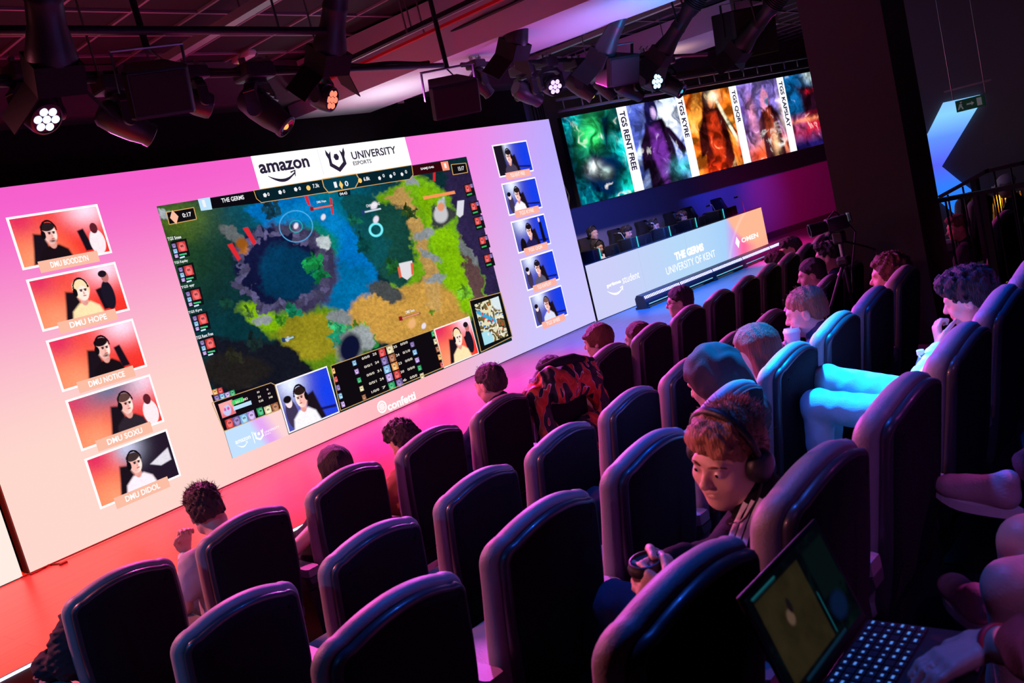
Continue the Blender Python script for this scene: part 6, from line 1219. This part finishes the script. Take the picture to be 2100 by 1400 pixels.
for r_ in range(6):
    b = MB(); g = MB()
    for c_ in range(15):
        p = o-uy*(.022+r_*.0185)+ux*(-W_/2+.022+c_*.0208)+np.array([0, 0, .0005]); b.box(p+np.array([0, 0, .001]), (.0175, .0155, .003), RB)
        if (r_*5+c_*3) % 7 != 2:
            g.box(p+np.array([0, 0, .0027])+ux*.001*((c_*7) % 3), (.003+.003*((c_+r_) % 3), .0045, .0004), RB)
    kr = b.build('key_row', KEYM, base); g.build('key_legend', KEYG, kr)
b = MB(); b.box(o-uy*.178+np.array([0, 0, -.0008]), (.10, .06, .001), RB); b.build('touchpad', M['gloss'], base)
# seat for the laptop user's row and its people, cut by the right and lower edge of the picture
E_ = lambda i: (lambda x, y, z: L('E', i, x, y, z))
frE = lambda x, y, z: np.array([1.50+x*1.0, .02+y, .47+z]); lk = lambda p: (p[0]-1.50, p[1]-.02, p[2]-.47)
hw = lk(atz(2030, 1322, 1.135)); 
def user():
    t = thing('person', 'person at the lower right corner typing, only forearm and hand with a red wristband showing', 'person', (1.75, .10, .47)); w1 = atz(2040, 1318, LZ+.045); e1 = atD(2200, 1345, 1.25); s1 = atD(2500, 1230, 1.15)
    fd = nz(atz(1900, 1372, LZ+.03)-w1); lo = np.minimum(np.minimum(w1, e1), s1)-.2; hi = np.maximum(np.maximum(w1, e1), s1)+.2; F = Field(lo, hi, .0055); F.cap(s1, e1, .052, .045, k=0); F.cap(e1, w1, .042, .028, k=.02); hand_sdf(F, w1, fd, (0, 0, -1), .38, -1, 1.05); F.mesh('body', skin((.62, .40, .33)), t)
    F = Field(lo, hi, .009); F.cap(s1, e1, .066, .060, k=0); F.cap(e1, e1+(w1-e1)*.55, .055, .046, k=.03); F.noise(.005, (30, 26, 30)); F.mesh('sleeve', cloth((.02, .018, .025)), t)
    b = MB(); d_ = nz(w1-e1); b.lathe([(.031, -.009), (.0335, -.009), (.0335, .009), (.031, .009)], w1-d_*.02, d_, 20); b.build('wristband', mat('red_wristband', (.8, .03, .06), .5), t, smooth=True)
user()
def sneaker(t, heel, toe, up, col, sole):
    f = nz(np.array(toe)-np.array(heel)); up = nz(np.array(up)-f*np.dot(up, f)); s = np.cross(f, up); R = np.stack([s, f, up], 1); ln = np.linalg.norm(np.array(toe)-np.array(heel)); c = np.array(heel, float)
    F = Field(c-.42, c+.42, .006); F.frame(R, c); F.cap((0, .04, .035), (0, ln-.05, .028), .036, .034, k=0); F.ell((0, ln-.06, .03), (.046, .065, .030), .02); F.cap((0, .045, .045), (0, .035, .085), .030, .030, k=.03); F.cap((0, .07, .06), (0, ln*.6, .045), .030, .026, k=.03); F.fn((-.2, -.2, -.1), (.2, .5, .0), lambda x, y, z: -z, op='and'); a = F.mesh('sneaker', col, t)
    b = MB(); pl = [(.034*math.sin(q)*(1+.25*math.cos(q-math.pi)), ln/2-(ln/2+.006)*math.cos(q)) for q in np.linspace(0, 2*math.pi, 28)[:-1]]; b.loft([[c+R@np.array([x*1.15, y, z+.02*max(0, (y-ln*.7)/(ln*.3))]) for x, y in pl] for z in (-.022, .006)]); b.build('sole', sole, a)
    b = MB()
    for k in range(5): y = ln*.36+k*.022; b.tube([c+R@np.array(p) for p in ((-.022, y, .068-.05*k*.022/.1), (0, y+.006, .082-.05*k*.022/.08), (.022, y, .068-.05*k*.022/.1))], .004, 6)
    b.build('laces', cloth((.7, .6, .62)), a, smooth=True)
t = thing('person', 'person beyond the right edge, bare knees close together and both sneakers showing', 'person', (2.75, .2, .47)); SKM = skin((.52, .30, .24))
k1 = atD(2108, 1112, 1.95); k2 = atD(2078, 1205, 1.85); h1 = k1+np.array([.34, -.36, -.02]); h2 = k2+np.array([.30, -.36, -.02]); a2 = k2+np.array([.02, .04, -.42])
F = Field(np.minimum(np.minimum(k1, a2), np.minimum(h1, h2))-.2, np.maximum(np.maximum(k1, a2), np.maximum(h1, h2))+.25, .010); F.cap(k1, h1, .060, .075, k=0); F.cap(k2, h2, .060, .075, k=.02); F.cap(k2, a2, .056, .04, k=.02); F.cap(k1, k1+np.array([-.0, .10, -.36]), .054, .04, k=.02); F.mesh('body', SKM, t)
SNK = mat('pale_sneaker', (.60, .40, .42), .6, bump=.2, bscale=150); SOL = mat('sneaker_sole', (.75, .72, .75), .5)
hl_ = atD(2095, 1048, 2.45); to = atD(1918, 1008, 2.62); sneaker(t, hl_, to, (0, 0, 1), SNK, SOL)
b = MB(); b.tube([hl_+np.array([.03, -.02, .11]), hl_+np.array([.12, -.10, .13]), hl_+np.array([.35, -.25, .13])], [.050, .058, .07], 12); b.build('trouser_leg', cloth((.03, .03, .035)), t, smooth=True)
hl_ = atD(2020, 1290, 2.35); to = atD(1945, 1205, 2.6); sneaker(t, hl_, to, (.1, .0, 1), SNK, SOL)
# ================================================================ players behind the desk screen
def pframe(u, off): B0 = PD.pt(u, STZ, -off); return lambda x, y, z: B0-PD.u*x+PD.n*y+np.array([0, 0, z])
def px_u(px, off): p = at_plane(px[0], px[1], PD.pt(0, 0, -off), PD.n); return float((p-PD.P0)@PD.u), float(p[2])
def gaming_chair(u, off, label):
    f = pframe(u, off); t = thing('gaming_chair', label, 'chair', f(0, 0, 0), 0, 'gaming chairs behind the desk'); R = np.stack([-PD.u, PD.n, [0, 0, 1.]], 1); W = lambda x, y, z: f(x, y, z)
    rg = []
    for z, w_, y in ((.50, .20, .0), (.55, .25, -.02), (.75, .27, -.06), (.90, .28, -.09), (.97, .22, -.11), (1.08, .17, -.13), (1.16, .16, -.15), (1.20, .11, -.155)): rg.append([W(x*w_, y+d, z) for x, d in ((-1, .07), (-.8, .02), (-.3, .03), (.3, .03), (.8, .02), (1, .07), (1, .0), (.6, -.06), (-.6, -.06), (-1, 0))])
    b = MB(); b.loft(rg); b.build('backrest', M['black'], t, angle=40); b = MB(); b.bbox(W(0, .22, .48), (.5, .48, .1), .05, R); b.build('seat', M['black'], t, angle=40)
    b = MB(); b.cyl(W(0, .22, .1), W(0, .22, .44), .03, n=10); b.build('gas_column', M['steel'], t)
    b = MB()
    for k in range(5): a = 2*math.pi*k/5; b.tube([W(0, .22, .1), W(.3*math.cos(a), .22+.3*math.sin(a), .06)], .02, 6)
    b.build('star_base', M['black'], t)
st = [((1225, 508), 'white shirt, dark cropped hair and headset, nearest the big screen', (.6, .6, .58), 'short', (1205, 512)), ((1285, 478), 'dark curly fringe and black headset looking down at the desk', (.03, .02, .03), 'curly', (1262, 492)), ((1341, 464), 'black cap-like hair and glasses low behind a monitor', (.02, .02, .04), 'short', (1322, 474)), ((1399, 447), 'thick reddish hair and headset at the fourth station', (.25, .16, .2), 'messy', (1376, 458)), (None, '', None, None, (1437, 447)), (None, '', None, None, (1497, 426))]
CHL = ['gaming chair of the player in a white shirt', 'gaming chair left of the player with curly fringe', 'gaming chair of the player with glasses', 'gaming chair of the player with reddish hair', 'empty gaming chair fifth from the big screen', 'empty gaming chair at the far end of the desk']
for k, (hpx, lab, tc_, hr_, cpx) in enumerate(st):
    u, z = px_u(hpx or cpx, .82)
    gaming_chair(u+.02, .98, CHL[k])
    if hpx:
        f = pframe(u, 1.02); hz = z-STZ
        pp = person('player with '+lab, f, (0, .20, hz), yaw=-.15+(k % 2)*.1, pitch=.25, hair=hr_, hc=(.02, .012, .012) if k < 3 else (.12, .05, .04), top=tc_, h=.013, hh=.009, hip=(0, .22, .58), amp=.003, group='players seated behind the desk', arms=[((-.26, .34, .70), (-.15, .56, .74)), ((.26, .34, .70), (.15, .56, .74))])
        headset(pp[0], pp[1], pp[2], False)
u, z = px_u((1216, 479), 1.42); f = pframe(u, 1.42)
pp = person('person in black with a dark cap and headset standing behind the first player', f, (0, 0, z-STZ), yaw=.1, pitch=.05, hair='short', hc=(.02, .012, .012), top=(.02, .015, .02), h=.013, hh=.009, hip=(0, -.02, max(.6, z-STZ-.62)), arms=[((-.24, -.02, z-STZ-.5), (-.22, .04, z-STZ-.74)), ((.24, -.02, z-STZ-.5), (.22, .04, z-STZ-.74))], legpose=[((-.1, .0, .45), (-.11, -.02, .09)), ((.1, .0, .45), (.11, -.02, .09))]); headset(pp[0], pp[1], pp[2], False)
CYE = EM(60, 225, 235, s=1.0); DZ = STZ+.78
for k, (tp, mp_) in enumerate((((1218, 524), (1253, 500)), ((1296, 503), (1322, 485)), ((1363, 482), (1383, 468)), ((1417, 464), (1445, 450)), ((1474, 447), (1502, 432)))):
    nm = ['first', 'second', 'third', 'fourth', 'fifth'][k]; R = np.stack([PD.u, -PD.n, [0, 0, 1.]], 1)
    u, z = px_u(tp, .2); c = PD.pt(u, DZ, -.28); t = thing('gaming_computer', 'black computer tower with a cyan glowing edge, %s along the desk from the big screen' % nm, 'computer', c, 0, 'computer towers on the player desk')
    b = MB(); b.bbox(c+np.array([0, 0, .14]), (.16, .30, .26), .02, R); b.build('case', M['black'], t, angle=40); b = MB(); b.box(c+PD.u*.07+PD.n*.155+np.array([0, 0, .17]), (.018, .006, .20), R); b.build('glow_strip', CYE, t)
    u, z = px_u(mp_, .4); c = PD.pt(u, DZ, -.42); t = thing('monitor', 'back of a dark monitor, %s along the desk from the big screen' % nm, 'monitor', c, 0, 'monitors on the player desk')
    b = MB(); b.bbox(c+np.array([0, 0, .15]), (.36, .035, .17), .012, R); b.build('panel', M['black'], t, angle=40); b = MB(); b.cyl(c+np.array([0, 0, .01]), c+PD.n*.03+np.array([0, 0, .16]), .02, n=10); b.bbox(c+np.array([0, 0, .008]), (.24, .2, .016), .006, R); b.build('stand', M['black'], t)
    c2 = PD.pt(u+.26, DZ, -.3); t = thing('camera_arm', 'small webcam on a curved white arm, %s along the player desk' % nm, 'webcam', c2, 0, 'webcams on the player desk')
    b = MB(); b.tube([c2, c2+np.array([0, 0, .28])-PD.u*.02, c2+np.array([0, 0, .38])-PD.u*.08, c2+np.array([0, 0, .40])-PD.u*.17], .007, 6); b.build('arm', M['white'], t, smooth=True); b = MB(); b.bbox(c2+np.array([0, 0, .39])-PD.u*.21, (.09, .04, .035), .01, R); b.build('webcam', M['black'], t)
# hanging bundle of cables in the gap right of the big screen
b = MB()
for k in range(5): x = 11.25+.07*k; b.tube([(x, 8.3, 3.9), (x+.05*math.sin(k), 8.32, 2.6), (x+.12*math.sin(k*2), 8.3, 2.1), (x-.05, 8.3, 1.7), (x+.02*k, 8.3, .2)], .012, 6)
tag(b.build('cable_bundle', M['rubber']), 'hanging black cables in the gap between the big screen and the banner screen', 'cable')
b = MB(); pts = [atz(*p, STZ+.006) for p in ((62, 1178), (80, 1170), (100, 1158), (118, 1156), (130, 1155))]; b.tube(pts, .008, 6); b.box(pts[-1], (.06, .03, .02)); tag(b.build('floor_cable', M['rubber']), 'short black cable end lying on the red lit stage below the big screen', 'cable')
b = MB(); b.tube([(2.4, 7.84, STZ+.012), (4, 7.83, STZ+.012), (7, 7.835, STZ+.012), (10.9, 7.83, STZ+.012)], .007, 5); tag(b.build('floor_trunking', M['rubber']), 'thin black trunking running along the foot of the big screen', 'cable')
# ================================================================ camera on its tripod by the pillar
TD = 6.5; hd_ = atD(1722, 492, TD); cb = atD(1705, 456, TD)
t = thing('tripod', 'black camera tripod standing among the seats in front of the pillar', 'tripod', (hd_[0], hd_[1], 0)); ap = atD(1731, 535, TD)
b = MB(); b.cyl(ap-np.array([0, 0, .05]), hd_, .016, n=10); b.build('centre_column', M['steel'], t)
b = MB(); b.bbox(hd_+np.array([0, 0, .02]), (.08, .08, .09), .015); b.tube([hd_, hd_+np.array([.1, -.16, -.1]), hd_+np.array([.12, -.2, -.13])], .008, 6); b.build('pan_head', M['black'], t)
b = MB(); b.bbox(ap, (.09, .09, .07), .02); b.build('spider', M['black'], t)
for k, fx in enumerate(((1697, 655), (1752, 640), (1757, 600))):
    e = atD(fx[0], fx[1], TD+(-.05, .1, .35)[k]); e = ap+(e-ap)*((ap[2]-.03)/(ap[2]-e[2])) if e[2] < ap[2]-.1 else e; e[2] = max(e[2], .02); m_ = ap+(e-ap)*.5
    b = MB(); b.tube([ap, m_], .013, 8); b.build('leg', M['black'], t); b = MB(); b.tube([m_, ap+(e-ap)*1.0], .009, 8); b.tube([ap+(e-ap)*.52, ap+(e-ap)*.48], .016, 8); b.build('lower_leg', M['steel'], t)
fd = nz(np.array([-.55, .8, -.05])); R = rotm(fd); t = thing('video_camera', 'black video camera with a round lens mounted on the tripod', 'camera', hd_+np.array([0, 0, .07]))
c = hd_+np.array([0, 0, .125]); b = MB(); b.bbox(c+fd*.0, (.095, .15, .10), .012, R); b.build('camera_body', M['black'], t, angle=40)
b = MB(); b.lathe([(.0, .06), (.040, .06), (.042, .10), (.046, .11), (.046, .16), (.050, .17), (.050, .20), (.044, .20), (.04, .185), (0, .18)], c, fd, 20); b.build('lens_barrel', M['black'], t, angle=40)
b = MB(); b.bbox(c-R[:, 0]*.02-fd*.09+np.array([0, 0, .02]), (.09, .012, .07), .004, R); b.build('flip_screen', M['gloss'], t); b = MB(); b.tube([c-fd*.03+np.array([0, 0, .05]), c+np.array([0, 0, .09]), c+fd*.05+np.array([0, 0, .05])], .007, 6); b.build('carry_handle', M['black'], t)
b = MB(); b.tube([c-fd*.07, c-fd*.12+np.array([0, 0, -.1]), hd_+np.array([.04, -.03, -.25]), hd_+np.array([.0, -.02, -.4])], .006, 6); b.build('cable', M['rubber'], t)
H = np.array(hp('A', 15, (1699, 474), .34)); q_ = person('person with glasses at the far end of the front row behind the tripod', seat_fr('A', 15), H, yaw=-.45, pitch=.3, hair='short', hc=(.03, .02, .02), top=(.03, .03, .05), h=.012, hh=.009); glasses(q_[0], q_[1], q_[2])
# ================================================================ railings and far seats on the right
RL = mat('railing_paint', (.02, .02, .026), .45)
def railing(label, pts, zf, step, posts):
    t = thing('railing', label, 'railing', (pts[0][0], pts[0][1], zf)); pts = [np.array(p, float) for p in pts]; b = MB()
    for a, c in zip(pts[:-1], pts[1:]):
        d = c-a; R = rotm(d); b.box((a+c)/2, (.075, np.linalg.norm(d)+.03, .035), R)
    b.build('handrail', RL, t); tot = sum(np.linalg.norm((c-a)[:2]) for a, c in zip(pts[:-1], pts[1:])); s = 0; k = 0
    def at(s):
        for a, c in zip(pts[:-1], pts[1:]):
            l = np.linalg.norm((c-a)[:2])
            if s <= l: return a+(c-a)*s/l
            s -= l
        return pts[-1]
    s = .06
    while s < tot-.02:
        p = at(s); b = MB(); b.cyl((p[0], p[1], zf), (p[0], p[1], p[2]-.02), .009, n=7); b.build('baluster', RL, t); s += step
    for q in posts: p = at(q); b = MB(); b.box((p[0], p[1], (zf+p[2])/2), (.06, .05, p[2]-zf-.02)); b.build('post', RL, t)
r1 = atX(1877, 420, 8.2); r1[1] = 2.10; railing('black railing with a flat handrail starting at the pillar', [r1, (8.2, -.4, r1[2])], .0, .125, (.35, 1.0, 1.7))
a1, a2, a3 = atX(1930, 402, 9.3), atX(2025, 350, 9.3), atX(2100, 333, 9.3); railing('black stair railing behind the first one, its handrail climbing then levelling', [a1, a2, a3, a3+(a3-a2)*.6], .0, .14, (.3, .85, 1.35))
for k, (px, lab) in enumerate((((2006, 452), 'grey padded theatre seat behind the railings, in front of the blue light panel'), ((2030, 440), 'second grey padded theatre seat behind the railings, farther right'), ((2093, 540), 'blue lit theatre seat at the right edge behind the railing'))):
    D_ = (10.2, 9.7, 7.9)[k]; p = atD(px[0], px[1], D_); c = dup(first, loc=(p[0], p[1], max(.0, p[2]-1.0)), rz=(-.2, -.2, -.1)[k], label=lab, group='theatre seats on the far right platform')
P_ = [atD(2006, 452, 10.2), atD(2093, 540, 7.9)]
b = MB(); b.box((12.2, .9, max(.02, (P_[0][2]-1.0)/2)), (4.6, 5.2, max(.04, P_[0][2]-1.0))); struct(b.build('floor_platform', CARPET))
p = atD(1964, 468, 8.6); f0 = lambda x, y, z: np.array([p[0]+x, p[1]+y, z+p[2]-1.12]); person('person with short reddish hair seated beyond the railing', f0, (0, .0, 1.12), yaw=-.6, hair='fade', hc=(.16, .05, .04), sk=(.5, .2, .16), h=.012, hh=.009, hip=(0, .02, .5))
p = atD(2063, 382, 9.8); f1 = lambda x, y, z: np.array([p[0]+x, p[1]+y, z+p[2]-1.5]); wc = person('person wearing a pale cap standing by the stairs, mostly hidden by the railing', f1, (0, 0, 1.5), yaw=-.8, hair=None, h=.012, hip=(0, 0, .9), top=(.03, .03, .04), legpose=[((-.1, 0, .5), (-.1, 0, .08)), ((.1, 0, .5), (.1, 0, .08))], arms=[((-.24, 0, 1.05), (-.22, .05, .8)), ((.24, 0, 1.05), (.22, .05, .8))])
F = Field(wc[1]-.25, wc[1]+.25, .008); F.frame(wc[2], wc[1]); F.ell((0, -.015, .05), (.085, .106, .085), 0); F.fn((-.2, -.2, -.2), (.2, .2, .2), lambda x, y, z: .035-z, op='and'); F.cap((-.04, .09, .045), (.04, .09, .045), .012, k=.01); F.cap((-.03, .14, .04), (.03, .14, .04), .010, k=.03); F.mesh('cap', cloth((.6, .58, .62)), wc[0])
t = thing('gold_foil_curtain', 'warmly lit gold foil strip curtain glimpsed behind the railings', 'curtain', atX(2070, 500, 12.0)); g0 = atX(2058, 440, 12.0); g1 = atX(2078, 500, 12.0); GOLD = mat('gold_foil', (.85, .55, .15), .25, 1.)
for k in range(9): b = MB(); y = g0[1]+(k-4)*.055; b.tube([(12.0, y, g0[2]+.25), (12.0+.02*math.sin(k), y+.01*math.sin(k*2), g0[2]-.05), (12.0, y-.01, g1[2]-.5)], .018, 4); b.build('foil_strip', GOLD, t)
light('curtain_lamp', 'POINT', (11.6, float(g0[1]), float(g0[2])+.2), None, 9, (1, .62, .22), shadow_soft_size=.05)
